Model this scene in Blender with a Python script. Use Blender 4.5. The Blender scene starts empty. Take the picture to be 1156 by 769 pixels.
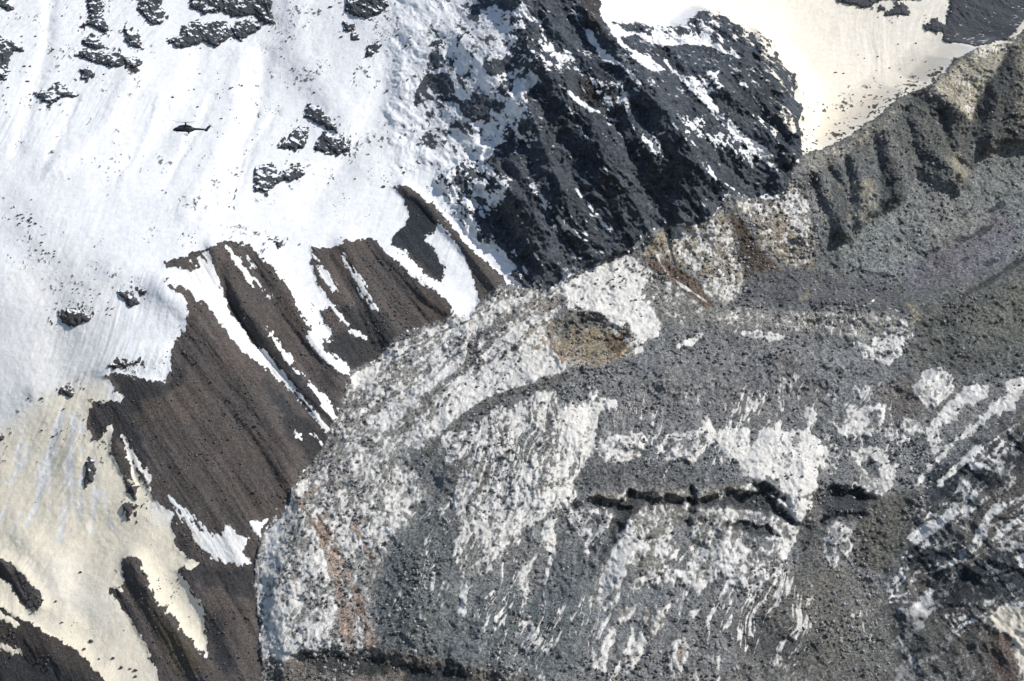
import bpy, bmesh, math, random
import numpy as np
from mathutils import Vector, Matrix, Euler

rnd = random.Random(7)
S = bpy.context.scene
COL = S.collection

# ------------------------------------------------------------------ camera, sky, sun, exposure
CX, CY, F = 578.0, 384.5, 3000.0          # photo centre and focal length in photo pixels
cam_d = bpy.data.cameras.new('camera')
cam_d.sensor_width = 36.0
cam_d.lens = 36.0 * F / 1156.0
cam_d.clip_start = 1.0
cam_d.clip_end = 20000.0
cam = bpy.data.objects.new('camera', cam_d)
cam.rotation_euler = (math.radians(90), 0, 0)
COL.objects.link(cam)
S.camera = cam

SUN = Vector((0.64, -0.22, 0.70)).normalized()
elev = math.asin(SUN.z)
azim = math.atan2(SUN.x, SUN.y)
world = bpy.data.worlds.new('World')
S.world = world
world.use_nodes = True
wn = world.node_tree
for n in list(wn.nodes):
    wn.nodes.remove(n)
sky = wn.nodes.new('ShaderNodeTexSky')
sky.sky_type = 'NISHITA'
sky.sun_disc = False
sky.sun_elevation = elev
sky.sun_rotation = azim
sky.altitude = 1800
bg = wn.nodes.new('ShaderNodeBackground')
bg.inputs['Strength'].default_value = 0.12
wo = wn.nodes.new('ShaderNodeOutputWorld')
wn.links.new(sky.outputs[0], bg.inputs[0])
wn.links.new(bg.outputs[0], wo.inputs[0])
sun_d = bpy.data.lights.new('sun', 'SUN')
sun_d.energy = 4.6
sun_d.angle = math.radians(0.6)
sun_d.color = (1.0, 0.965, 0.90)
sun = bpy.data.objects.new('sun', sun_d)
sun.rotation_euler = SUN.to_track_quat('Z', 'Y').to_euler()
sun.location = (600, 0, 1500)
COL.objects.link(sun)
S.view_settings.view_transform = 'Standard'
S.view_settings.look = 'None'
S.view_settings.gamma = 1.0
S.view_settings.exposure = -0.04
try:
    S.cycles.max_bounces = 4
    S.cycles.diffuse_bounces = 3
except Exception:
    pass

# ------------------------------------------------------------------ noise tools (numpy)
_rng = np.random.RandomState(11)
TAB = _rng.rand(16, 256, 256).astype(np.float32)


def vn(x, y, seed=0):
    xi = np.floor(x); yi = np.floor(y)
    fx = (x - xi).astype(np.float32); fy = (y - yi).astype(np.float32)
    xi = xi.astype(np.int64); yi = yi.astype(np.int64)
    fx = fx * fx * (3 - 2 * fx); fy = fy * fy * (3 - 2 * fy)
    T = TAB[seed % 16]
    x0 = xi & 255; x1 = (xi + 1) & 255; y0 = yi & 255; y1 = (yi + 1) & 255
    a = T[x0, y0]; b = T[x1, y0]; c = T[x0, y1]; d = T[x1, y1]
    return (a + (b - a) * fx) * (1 - fy) + (c + (d - c) * fx) * fy


def fbm(x, y, size, octs=4, seed=0, gain=0.5, ridged=False):
    """x, y metres; size metres of the largest lump; result about -1..1"""
    s = 1.0 / size; a = 1.0; t = 0.0; out = 0
    ca, sa = math.cos(0.7), math.sin(0.7)
    X, Y = x, y
    for k in range(octs):
        v = vn(X * s + 37.1 * k + seed * 13.7, Y * s + 11.3 * k + seed * 7.9, seed + k)
        v = (1 - 2 * np.abs(2 * v - 1)) if ridged else (2 * v - 1)
        out = out + a * v; t += a; a *= gain; s *= 2.03
        X, Y = X * ca - Y * sa, X * sa + Y * ca
    return (out / t).astype(np.float32)


def uniform(n):
    """noise values turned into evenly spread ranks 0..1"""
    smp = np.sort(n.ravel()[::97])
    return np.interp(n, smp, np.linspace(0, 1, len(smp))).astype(np.float32)


def sstep(a, b, x):
    t = np.clip((x - a) / (b - a), 0, 1)
    return t * t * (3 - 2 * t)


# ------------------------------------------------------------------ the mountain side as a relief over a metre grid (X across, Z up)
STEP = 1.0
xs = np.arange(-790, 791, STEP, dtype=np.float32)
zs = np.arange(-440, 561, STEP, dtype=np.float32)
X, Z = np.meshgrid(xs, zs)              # rows = z
NZ, NX = X.shape

CTRL = [(0, 0, 3500), (300, 0, 3470), (600, 0, 3330), (700, 0, 3330), (900, 0, 3480), (1156, 0, 3400),
        (0, 100, 3350), (300, 100, 3330), (600, 100, 3230), (850, 100, 3260), (1000, 110, 3270), (1156, 100, 3250),
        (0, 200, 3190), (300, 200, 3170), (450, 200, 3160), (600, 210, 3110), (750, 200, 3120), (900, 200, 3150), (1030, 230, 3130), (1156, 200, 3180),
        (0, 300, 3060), (200, 300, 3020), (400, 300, 3040), (620, 320, 3010), (760, 300, 3040), (900, 300, 3060), (1050, 300, 3050), (1156, 300, 3060),
        (0, 420, 2960), (200, 420, 2900), (350, 420, 2930), (500, 410, 2940), (650, 390, 2935), (800, 400, 2945), (1000, 400, 2960), (1156, 380, 2960),
        (0, 560, 2860), (150, 560, 2810), (300, 560, 2790), (450, 540, 2790), (600, 520, 2790), (780, 520, 2800), (950, 540, 2800), (1156, 520, 2790),
        (0, 680, 2770), (200, 680, 2720), (400, 680, 2670), (600, 660, 2665), (800, 660, 2670), (980, 680, 2680), (1156, 660, 2650),
        (0, 800, 2680), (250, 800, 2600), (500, 800, 2540), (750, 800, 2550), (950, 800, 2560), (1156, 800, 2550)]
ca_ = np.array(CTRL, dtype=np.float64)
PX = (ca_[:, 0] - CX) * ca_[:, 2] / F
PZ = (CY - ca_[:, 1]) * ca_[:, 2] / F
PX /= 100; PZ /= 100


def _tps(r2):
    return 0.5 * r2 * np.log(r2 + 1e-9)


n_ = len(PX)
K = _tps((PX[:, None] - PX) ** 2 + (PZ[:, None] - PZ) ** 2) + np.eye(n_) * 0.15
P = np.stack([np.ones(n_), PX, PZ], 1)
A = np.block([[K, P], [P.T, np.zeros((3, 3))]])
W = np.linalg.solve(A, np.concatenate([ca_[:, 2], np.zeros(3)]))


def y_base(x, z):
    x = np.asarray(x) / 100.0; z = np.asarray(z) / 100.0
    out = W[n_] + W[n_ + 1] * x + W[n_ + 2] * z
    for i in range(n_):
        out = out + W[i] * _tps((x - PX[i]) ** 2 + (z - PZ[i]) ** 2)
    return out


cs = slice(None, None, 8)
yc = y_base(X[cs, cs], Z[cs, cs])
# coarse evaluation, then bilinear refinement to the metre grid
def upsample(c):
    ri = np.arange(NZ) / 8.0; ci = np.arange(NX) / 8.0
    r0 = np.minimum(ri.astype(int), c.shape[0] - 2); c0 = np.minimum(ci.astype(int), c.shape[1] - 2)
    fr = (ri - r0)[:, None]; fc = (ci - c0)[None, :]
    a = c[r0][:, c0]; b = c[r0][:, c0 + 1]; d = c[r0 + 1][:, c0]; e = c[r0 + 1][:, c0 + 1]
    return a * (1 - fr) * (1 - fc) + b * (1 - fr) * fc + d * fr * (1 - fc) + e * fr * fc


Y = upsample(yc)


def y_at(x, z):
    ci = np.clip((x - xs[0]) / STEP, 0, NX - 1.001); ri = np.clip((z - zs[0]) / STEP, 0, NZ - 1.001)
    c0 = int(ci); r0 = int(ri); fc = ci - c0; fr = ri - r0
    return float(Y[r0, c0] * (1 - fr) * (1 - fc) + Y[r0, c0 + 1] * (1 - fr) * fc + Y[r0 + 1, c0] * fr * (1 - fc) + Y[r0 + 1, c0 + 1] * fr * fc)


def at(px, py):
    """the place on the mountain side that the photo shows at a pixel -> (x, z)"""
    y = 3000.0
    for _ in range(10):
        x = (px - CX) * y / F; z = (CY - py) * y / F
        y = 0.5 * y + 0.5 * y_at(x, z)
    return (px - CX) * y / F, (CY - py) * y / F


WARP = fbm(X, Z, 14, 4, 3) * 1.0
WARP2 = fbm(X, Z, 5, 3, 9)


def seg_dist(x, z, p, q):
    dx, dz = q[0] - p[0], q[1] - p[1]
    t = np.clip(((x - p[0]) * dx + (z - p[1]) * dz) / max(dx * dx + dz * dz, 1e-6), 0, 1)
    return np.hypot(x - p[0] - t * dx, z - p[1] - t * dz)


def window(pts, pad):
    a = np.array(pts)
    c0 = int(np.clip((a[:, 0].min() - pad - xs[0]) / STEP, 0, NX - 1)); c1 = int(np.clip((a[:, 0].max() + pad - xs[0]) / STEP + 2, 1, NX))
    r0 = int(np.clip((a[:, 1].min() - pad - zs[0]) / STEP, 0, NZ - 1)); r1 = int(np.clip((a[:, 1].max() + pad - zs[0]) / STEP + 2, 1, NZ))
    return slice(r0, r1), slice(c0, c1)


def sd_poly(pix, pad=30):
    """signed distance (metres, + inside) to a traced outline, in a window of the grid"""
    pts = [at(*p) for p in pix]
    w = window(pts, pad)
    x = X[w]; z = Z[w]
    d = np.full(x.shape, 1e9, np.float32); ins = np.zeros(x.shape, bool)
    n = len(pts)
    for i in range(n):
        p, q = pts[i], pts[(i + 1) % n]
        d = np.minimum(d, seg_dist(x, z, p, q))
        c = ((p[1] > z) != (q[1] > z))
        if q[1] != p[1]:
            ins ^= c & (x < (q[0] - p[0]) * (z - p[1]) / (q[1] - p[1]) + p[0])
    return w, np.where(ins, d, -d).astype(np.float32)


def sd_line(pix, pad=30):
    pts = [at(*p) for p in pix]
    w = window(pts, pad)
    d = np.full(X[w].shape, 1e9, np.float32)
    for p, q in zip(pts[:-1], pts[1:]):
        d = np.minimum(d, seg_dist(X[w], Z[w], p, q))
    return w, d


def mask(pix, soft=2.0, jag=3.0, fine=1.5, pad=None, grow=0.0):
    w, d = sd_poly(pix, pad or (2 * abs(jag) + 1.5 * soft + 10 + grow))
    d = d + grow
    return w, sstep(-soft, soft, d + jag * WARP[w] * 1.6 + fine * WARP2[w] * 1.6)


# ---- big relief: steps and buttresses (Y smaller = nearer)
ROCK = [(500, -120), (675, -120), (675, 0), (682, 24), (700, 26), (730, 28), (762, 30), (800, 10), (832, 22), (846, 40), (857, 36), (866, 41), (871, 56), (881, 61), (884, 73), (896, 83), (900, 97), (898, 112), (906, 123), (903, 140), (910, 152), (909, 168),
        (898, 188), (893, 205), (884, 224), (845, 226), (822, 222), (812, 238), (790, 256), (762, 256), (737, 262), (716, 286), (694, 291), (666, 306),
        (641, 322), (621, 329), (605, 329), (599, 328), (573, 296), (560, 280), (545, 272), (528, 256), (520, 240), (505, 215), (494, 203), (505, 190), (535, 178),
        (500, 172), (470, 165), (468, 150), (480, 135), (462, 118), (470, 90), (478, 60), (482, 30), (520, 0)]
BOWL = [(674, -120), (676, 0), (684, 26), (700, 30), (735, 30), (765, 36), (800, 12), (832, 22), (846, 40), (857, 36), (866, 41), (871, 56), (881, 61), (884, 73), (896, 83), (900, 97), (898, 112), (906, 123), (903, 140), (910, 152), (909, 170),
        (930, 168), (958, 153), (975, 142), (998, 124), (1024, 105), (1050, 97), (1078, 68), (1100, 55), (1137, 47), (1156, 33), (1210, 10), (1320, -30), (1320, -160), (674, -160)]
w, d = sd_poly(ROCK, 10)
Y[w] -= 46 * sstep(8, 100, d)
w, d = sd_poly(BOWL, 30)
Y[w] += 75 * sstep(-2, 26, d) + 35 * sstep(5, 48, d)
# main ridge line of the buttress and its couloirs
for ln, dep, wid in [([(690, 30), (720, 93), (760, 150), (790, 200), (800, 240)], -26, 34), ([(606, 60), (640, 110), (690, 165)], -16, 22),
                     ([(751, 68), (778, 104), (806, 130), (840, 158), (879, 192)], 12, 14), ([(640, 110), (660, 200), (650, 290)], 12, 26),
                     ([(575, 215), (610, 260), (640, 310)], -10, 16), ([(850, 60), (880, 120), (895, 190)], -16, 26)]:
    w, d = sd_line(ln, 90)
    Y[w] += dep * np.exp(-(d / wid) ** 2)

FACERIBS = [([(575, -20), (600, 60), (640, 130), (700, 210), (735, 262)], 15, 24), ([(640, -30), (668, 30), (706, 60), (738, 108), (790, 190), (830, 222)], 15, 24), ([(556, 200), (590, 250), (618, 318)], 11, 18), ([(596, 120), (622, 190), (668, 290)], 12, 20),
            ([(690, 110), (742, 190), (772, 250)], 11, 17), ([(728, 36), (760, 60), (776, 90), (800, 126)], 7, 12), ([(862, 50), (884, 110), (896, 175)], 11, 18), ([(800, 90), (846, 128), (888, 180)], 9, 14), ([(840, 48), (836, 84), (852, 110)], 8, 12),
            ([(520, 50), (560, 90), (600, 140)], 7, 16), ([(500, 120), (545, 170)], 6, 14)]
for ln, hgt, wid in FACERIBS:
    w, d = sd_line(ln, wid + 8)
    dd = np.clip(1 - (d + 5 * WARP[w]) / wid, 0, 1.1)
    Y[w] -= hgt * dd

# debris basin below the moraine wall
BASIN = [(905, 330), (940, 262), (955, 268), (975, 250), (1000, 235), (1020, 220), (1035, 192), (1060, 205), (1085, 215), (1092, 190), (1110, 165), (1150, 160), (1320, 130), (1320, 300), (1156, 292), (1100, 318), (1010, 345)]
w, d = sd_poly(BASIN, 40)
Y[w] += 21 * sstep(-8, 10, d + 3 * WARP[w]) * (1 - 0 * d)
# the same recess fades out towards the glacier
w, d = sd_line([(905, 340), (1010, 352), (1100, 325), (1200, 290), (1330, 300)], 60)
Y[w] -= 16 * np.exp(-(d / 26) ** 2)
WALLS = [([(1020, 125), (1030, 160), (1040, 190)], 8, 6), ([(1065, 130), (1070, 160), (1085, 185)], 8, 6), ([(955, 180), (962, 215)], 7, 5), ([(1120, 80), (1118, 150)], -8, 7), ([(915, 200), (930, 240)], 6, 5), ([(1085, 85), (1100, 100)], 6, 6), ([(1048, 98), (1075, 118), (1096, 140), (1115, 165)], -14, 12), ([(965, 180), (975, 215), (972, 250)], -9, 9), ([(925, 200), (945, 235), (952, 262)], -8, 8),
         ([(1000, 150), (1012, 190), (1015, 220)], -9, 12), ([(1050, 170), (1075, 190), (1090, 205)], -9, 10), ([(1100, 150), (1108, 110), (1135, 60)], 13, 12),
         ([(990, 160), (998, 210)], 8, 6), ([(937, 190), (960, 225)], 7, 6)]
for ln, dep, wid in WALLS:
    w, d = sd_line(ln, 50)
    Y[w] += dep * np.exp(-((d + 4 * WARP[w]) / wid) ** 2)
# crater on the glacier
w, d = sd_poly([(617, 372), (622, 360), (640, 350), (660, 348), (676, 360), (692, 364), (706, 372), (711, 385), (704, 402), (690, 410), (660, 413), (640, 406), (628, 392)], 30)
dj = d + 11 * WARP[w] + 3 * WARP2[w]
Y[w] += 11 * sstep(-3, 20, dj) - 3 * np.exp(-((dj + 4) / 5) ** 2)
# glacier lobes and crevasse
w, d = sd_line([(482, 512), (525, 468), (570, 447), (640, 428), (740, 398), (860, 380), (960, 385), (1020, 410)], 120)
Y[w] -= 10 * np.exp(-(d / 40) ** 2)
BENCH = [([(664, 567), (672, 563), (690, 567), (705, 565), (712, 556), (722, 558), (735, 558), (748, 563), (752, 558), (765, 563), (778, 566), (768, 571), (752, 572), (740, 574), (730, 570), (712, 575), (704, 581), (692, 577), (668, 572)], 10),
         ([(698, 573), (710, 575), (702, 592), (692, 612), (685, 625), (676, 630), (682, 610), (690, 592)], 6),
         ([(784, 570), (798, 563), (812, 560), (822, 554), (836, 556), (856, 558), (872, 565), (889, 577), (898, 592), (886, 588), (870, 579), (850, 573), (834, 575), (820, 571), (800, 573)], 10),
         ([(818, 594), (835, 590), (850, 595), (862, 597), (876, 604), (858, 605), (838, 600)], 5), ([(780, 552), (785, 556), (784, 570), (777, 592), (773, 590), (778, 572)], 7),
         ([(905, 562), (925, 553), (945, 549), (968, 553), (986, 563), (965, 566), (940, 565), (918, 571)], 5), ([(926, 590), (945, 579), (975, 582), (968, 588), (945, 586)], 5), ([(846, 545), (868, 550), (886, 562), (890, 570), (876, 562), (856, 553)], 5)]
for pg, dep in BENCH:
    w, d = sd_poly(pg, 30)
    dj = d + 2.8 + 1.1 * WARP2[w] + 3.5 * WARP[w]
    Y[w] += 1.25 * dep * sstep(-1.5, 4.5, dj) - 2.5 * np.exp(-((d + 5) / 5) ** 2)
CREV = [([(735, 484), (728, 500), (715, 518)], 6, 7), ([(1010, 480), (1015, 487)], 5, 3),
        ([(925, 552), (945, 556), (965, 550)], 8, 7), ([(928, 590), (950, 578), (975, 582)], 8, 4), ([(845, 548), (868, 553), (886, 566)], 4, 2.5), ([(560, 452), (600, 446), (640, 436)], 4, 6), ([(700, 640), (726, 628), (744, 632)], 4, 4)]
for ln, dep, wid in CREV:
    w, d = sd_line(ln, 30)
    Y[w] += 0.8 * dep * np.clip(0.65 + 1.2 * WARP[w], 0.1, 1.3) * np.exp(-((d + 2.5 * WARP2[w]) / wid) ** 2)
# valley floor between scree ribs and glacier, and the ribs
w, d = sd_line([(430, 400), (385, 460), (345, 540), (305, 590), (292, 660), (300, 790)], 60)
Y[w] += 12 * np.exp(-(d / 16) ** 2)
RIBS = [([(187, 323), (215, 345), (262, 410), (320, 500), (330, 550)], -10, 16), ([(240, 276), (262, 320), (320, 400), (375, 475)], -8, 9),
        ([(300, 292), (330, 345), (385, 430)], -9, 12), ([(440, 290), (470, 320), (508, 350)], -10, 16), ([(390, 275), (420, 330), (440, 385)], -7, 12),
        ([(455, 210), (480, 230), (530, 285), (560, 325)], -8, 7), ([(153, 636), (175, 680), (215, 735), (250, 790)], -10, 12),
        ([(215, 650), (250, 700), (290, 770)], -6, 14), ([(0, 632), (25, 645), (45, 680)], -7, 10), ([(0, 700), (60, 735), (110, 770)], -9, 16),
        ([(250, 300), (262, 350), (300, 410), (350, 470)], 6, 6)]
for ln, dep, wid in RIBS:
    w, d = sd_line(ln, 50)
    Y[w] += dep * np.exp(-(d / wid) ** 2)
GROOVES = [[(222, 350), (262, 410), (310, 468), (350, 520)], [(236, 345), (270, 395), (320, 452), (362, 498)], [(250, 330), (290, 390), (340, 446), (378, 482)], [(268, 318), (300, 370), (345, 420), (388, 458)], [(285, 300), (312, 350), (350, 400), (395, 438)],
           [(205, 400), (250, 455), (300, 520), (325, 560)], [(212, 380), (260, 440), (318, 510), (340, 540)], [(190, 440), (240, 500), (290, 580)], [(372, 290), (400, 340), (420, 390)], [(400, 285), (440, 345), (455, 372)], [(420, 285), (455, 330), (482, 362)], [(440, 300), (470, 335), (498, 358)], [(385, 300), (412, 350), (432, 395)],
           [(225, 650), (255, 700), (280, 760)], [(245, 650), (275, 700), (292, 740)], [(160, 650), (190, 710), (220, 780)]]
for k_, ln in enumerate(GROOVES):
    w, d = sd_line(ln, 16)
    Y[w] += (1.1 + 0.8 * (k_ % 3)) * np.clip(1 - (d + 2.0 * WARP[w]) / (5.0 + 2 * (k_ % 2)), 0, 1)
# gullies of the moraine wall
w, d = sd_poly([(905, 178), (958, 156), (1000, 128), (1050, 100), (1100, 62), (1156, 42), (1230, 30), (1230, 150), (1150, 160), (1110, 168), (1092, 190), (1035, 195), (1018, 225), (975, 252), (955, 268), (930, 250)], 10)
_gx = X[w] * math.cos(-1.9) + Z[w] * math.sin(-1.9); _gy = -X[w] * math.sin(-1.9) + Z[w] * math.cos(-1.9)
Y[w] -= sstep(0, 14, d) * (4.2 * fbm(_gx * 0.28, _gy + 3 * WARP[w], 17, 5, 3, 0.62, ridged=True) + 1.6 * fbm(X[w], Z[w], 5, 3, 8, 0.8))
BULGE = [([(500, 500), (560, 455), (650, 440), (665, 500), (640, 575), (600, 610), (550, 650), (515, 640), (505, 560)], -13, 55), ([(671, 505), (697, 490), (730, 488), (728, 510), (700, 524), (678, 518)], -6, 12),
         ([(746, 510), (760, 488), (800, 472), (806, 500), (780, 526), (752, 520)], -6, 12), ([(805, 500), (845, 483), (845, 505), (824, 518)], -5, 10), ([(834, 530), (860, 480), (912, 480), (926, 500), (922, 560), (905, 590), (872, 560)], -10, 24),
         ([(680, 690), (706, 580), (775, 570), (765, 640), (700, 665)], -8, 24), ([(783, 571), (870, 575), (888, 640), (860, 668), (800, 665), (790, 620)], -11, 28), ([(926, 598), (963, 590), (960, 625), (940, 640)], -6, 12), ([(1020, 445), (1050, 415), (1085, 425), (1060, 462)], -6, 14),
         ([(400, 430), (520, 358), (620, 340), (640, 400), (560, 445), (480, 500)], -12, 60), ([(298, 740), (292, 650), (335, 560), (380, 600), (390, 740)], -9, 34), ([(925, 470), (1000, 452), (1005, 490), (930, 505)], -5, 14), ([(440, 600), (520, 600), (560, 660), (520, 740), (450, 740)], -9, 40),
         ([(600, 690), (660, 640), (680, 720), (640, 790), (600, 780)], -7, 28), ([(860, 650), (980, 640), (1000, 720), (900, 760)], -9, 40), ([(820, 690), (860, 690), (900, 730), (840, 745)], 7, 14), ([(925, 560), (945, 545), (985, 560), (975, 580), (935, 575)], 9, 10), ([(960, 515), (985, 508), (992, 540), (975, 545)], 7, 10),
         ([(440, 520), (500, 510), (510, 560), (470, 600), (440, 580)], 8, 24), ([(640, 590), (680, 610), (690, 640), (650, 660)], 5, 16), ([(1000, 430), (1030, 440), (1010, 480), (985, 460)], 5, 14), ([(700, 405), (860, 388), (980, 400), (940, 440), (760, 450)], -7, 22)]
for pg, dep, wid in BULGE:
    w, d = sd_poly(pg, 30)
    Y[w] += dep * sstep(-0.25 * wid, wid * 0.75, d + 5 * WARP[w])
for ln, dep, wid in [([(640, 575), (625, 620), (600, 680), (585, 740)], 5, 7), ([(700, 600), (680, 660), (660, 720), (650, 770)], 5, 7), ([(905, 600), (890, 660), (850, 700)], 6, 9), ([(735, 665), (715, 720), (700, 770)], 4, 6), ([(775, 670), (750, 730), (745, 775)], 4, 6),
                     ([(520, 655), (505, 700), (500, 760)], 4, 7), ([(982, 560), (960, 650), (920, 700), (900, 770)], 5, 10), ([(655, 440), (668, 480), (655, 530), (650, 570)], 5, 7), ([(560, 640), (545, 700), (530, 770)], -5, 9)]:
    w, d = sd_line(ln, 40)
    Y[w] += dep * np.exp(-((d + 4 * WARP[w]) / wid) ** 2)
# gullies and swells of the left snow field
for ln, dep, wid in [([(58, -20), (52, 50), (38, 105), (20, 170)], 4, 9), ([(325, -20), (335, 60), (385, 125), (415, 190)], -6, 24), ([(225, 60), (215, 110), (180, 160), (120, 210)], 4, 16), ([(270, 60), (262, 130), (235, 190), (210, 240)], -4, 14), ([(300, 60), (290, 130), (262, 190)], 3.5, 10),
                     ([(440, 60), (430, 120), (400, 170), (350, 230)], 6, 20), ([(150, 80), (120, 140), (60, 190)], -4, 16), ([(0, 120), (60, 180), (150, 215), (250, 225)], -5, 26), ([(0, 250), (60, 330), (70, 420)], 6, 30), ([(130, 300), (175, 320), (200, 350)], -5, 18),
                     ([(40, 440), (100, 415), (180, 400)], -4, 12), ([(110, 600), (80, 680), (100, 740)], 5, 22), ([(20, 600), (60, 640), (75, 700)], -4, 16), ([(180, 110), (165, 160), (140, 200)], -2.5, 6), ([(240, 110), (215, 160), (190, 205)], 2.5, 6), ([(310, 130), (280, 175), (262, 230)], 2.5, 6), ([(85, 110), (70, 150), (48, 190)], 2.5, 6)]:
    w, d = sd_line(ln, 2.4 * wid + 10)
    Y[w] += dep * np.exp(-((d + 5 * WARP[w]) / wid) ** 2)
# cliffs at the lower right stand nearer
w, d = sd_poly([(1010, 800), (1000, 680), (1020, 640), (1050, 560), (1100, 500), (1156, 450), (1320, 350), (1320, 900), (1100, 900)], 50)
Y[w] -= 14 * sstep(-10, 50, d)
for ln, dep, wid in [([(1045, 548), (1080, 532), (1110, 545)], 11, 9), ([(1040, 672), (1090, 650), (1156, 650), (1230, 650)], 11, 15), ([(1110, 625), (1170, 590)], 8, 7), ([(1030, 560), (1150, 470), (1230, 420)], -8, 8),
                     ([(340, 745), (420, 748), (470, 765), (560, 775)], 12, 10), ([(1156, 292), (1100, 322), (1040, 350)], 6, 5)]:
    w, d = sd_line(ln, 50)
    Y[w] += dep * np.exp(-((d + 3 * WARP[w]) / wid) ** 2)

# ------------------------------------------------------------------ cover fields: snow share D, grit colour G, snow dust tint, relief kind weights
D = np.ones((NZ, NX), np.float32) * 1.08         # 1 = clean snow, 0 = bare
DUST = np.zeros((NZ, NX), np.float32)
G = np.empty((NZ, NX, 3), np.float32); G[:] = (0.075, 0.07, 0.066)
wR = np.zeros((NZ, NX), np.float32)              # rock relief
wS = np.zeros((NZ, NX), np.float32)              # scree relief
wG = np.zeros((NZ, NX), np.float32)              # glacier relief
sA = np.zeros((NZ, NX), np.float32)              # streaks rising to the right
sB = np.zeros((NZ, NX), np.float32)              # streaks running down
sR = np.zeros((NZ, NX), np.float32)              # streaks of the rock and the ribs (down to the right)
REG = np.zeros((NZ, NX), np.int8)

NAVY = (0.068, 0.079, 0.094); BROWN = (0.110, 0.095, 0.088); DBROWN = (0.05, 0.045, 0.045); GREY = (0.125, 0.127, 0.130)
TAN = (0.30, 0.235, 0.18); OLIVE = (0.078, 0.081, 0.075); LGREY = (0.145, 0.149, 0.146); CREAM = (0.27, 0.25, 0.20); BLACK = (0.022, 0.026, 0.032)


def blend(arr, w, m, v):
    if arr.ndim == 3:
        arr[w] = arr[w] * (1 - m[..., None]) + np.array(v, np.float32) * m[..., None]
    else:
        arr[w] = arr[w] * (1 - m) + v * m


def region(pix, idx, dens, colour, field=None, streak=None, soft=1.6, jag=2.5, fine=1.6, amount=1.0, grow=0.0, ease=None):
    w, m = mask(pix, soft, jag, fine, grow=grow)
    if idx is not None:
        REG[w] = np.where(m > 0.5, idx, REG[w])
    if dens is not None:
        blend(D, w, m, dens)
    if colour is not None:
        blend(G, w, m, colour)
    if field is not None:
        w2, m2 = (w, m) if ease is None else mask(pix, ease, jag, fine, grow=grow)
        for f in (wR, wS, wG):
            blend(f, w2, m2, 0.0)
        blend(field, w2, m2, amount)
    if streak is not None:
        for f in (sA, sB, sR):
            blend(f, w, m, 0.0)
        if streak is not False:
            blend(streak, w, m, 1.0)


def paint(pix, dens=None, colour=None, dust=None, soft=1.5, jag=2.0, fine=1.5, rim=0.0, k=1.0):
    w, d = sd_poly(pix, 2 * jag + 1.5 * soft + 14)
    m = sstep(-soft, soft, d + jag * WARP[w] * 1.6 + fine * WARP2[w] * 1.6) * k
    if dens is not None:
        dd = dens + rim * np.exp(-(np.maximum(d, 0) / 3.0) ** 2)
        D[w] = D[w] * (1 - m) + dd * m
    if colour is not None:
        blend(G, w, m, colour)
    if dust is not None:
        blend(DUST, w, m, dust)


def stroke(pix, width, dens=None, colour=None, dust=None, soft=1.2, jag=1.5, k=1.0):
    w, d = sd_line(pix, width + 12)
    m = sstep(-soft, soft, width * 0.5 - d + jag * WARP[w] * 1.5 + 0.8 * WARP2[w]) * k
    if dens is not None:
        blend(D, w, m, dens)
    if colour is not None:
        blend(G, w, m, colour)
    if dust is not None:
        blend(DUST, w, m, dust)


# ---- region 1: the right snow bowl
region(BOWL, 1, 1.08, (0.09, 0.085, 0.08), soft=1.0, jag=3, fine=2.5)
paint([(760, -160), (1330, -160), (1330, 80), (1180, 60), (1100, 60), (1050, 100), (960, 160), (880, 185), (860, 90), (840, 50), (800, 10), (760, -20)], dust=0.75, soft=22, jag=10)
paint([(890, 110), (960, 100), (1000, 90), (1060, 70), (1050, 98), (1000, 124), (957, 154), (905, 175)], dens=0.93, dust=0.8, soft=14, jag=8)
paint([(895, 150), (950, 140), (1000, 105), (1040, 90), (1050, 98), (1000, 124), (957, 154), (905, 175)], dens=0.82, dust=0.7, soft=6, jag=5)
stroke([(915, 170), (960, 148), (998, 120), (1024, 101), (1050, 93), (1078, 66)], 9, dens=0.62, soft=6, jag=6)

# ---- region 2: the dark rock face
region(ROCK, 2, 0.055, NAVY, wR, sR, soft=2.5, jag=5, fine=3.5, ease=8)
# snowy top left part of the face
paint([(440, -120), (560, -120), (562, 10), (588, 25), (585, 50), (600, 80), (592, 100), (596, 130), (580, 150), (560, 160), (545, 185), (500, 190), (440, 200), (440, 0)], dens=0.93, soft=9, jag=8, fine=3)
w, m = mask([(440, -120), (556, -120), (560, 10), (580, 25), (578, 50), (590, 80), (584, 100), (586, 130), (570, 150), (550, 160), (535, 185), (490, 190), (440, 200), (440, 0)], 10, 8, 3)
blend(wR, w, m, 0.38)
for p in [[(482, 86), (498, 83), (511, 91), (516, 112), (503, 114), (487, 112), (469, 118), (472, 101)], [(479, 81), (492, 62), (513, 68), (513, 78), (495, 78)],
          [(482, 55), (495, 39), (508, 42), (495, 52)], [(516, 85), (530, 83), (528, 104), (516, 96)], [(516, 114), (547, 109), (557, 127), (537, 138), (524, 130)],
          [(528, 25), (535, 3), (550, -5), (580, -10), (590, 20), (575, 20), (560, 4), (545, 10), (540, 22)], [(540, 75), (560, 68), (578, 60), (585, 75), (560, 86), (545, 85)],
          [(471, 156), (487, 150), (505, 159), (500, 167), (482, 167), (473, 163)], [(515, 40), (530, 35), (518, 50)], [(560, 100), (580, 88), (590, 95), (575, 108), (565, 108)]]:
    paint(p, dens=0.12, soft=1.5, jag=2.5, fine=2)
for p in [[(497, 203), (508, 190), (534, 198), (544, 206), (539, 214), (521, 219), (505, 213)], [(526, 226), (549, 216), (562, 200), (573, 208), (573, 229), (555, 239), (534, 237)]]:
    paint(p, dens=0.3, soft=1.5, jag=2.0, fine=2)
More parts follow.
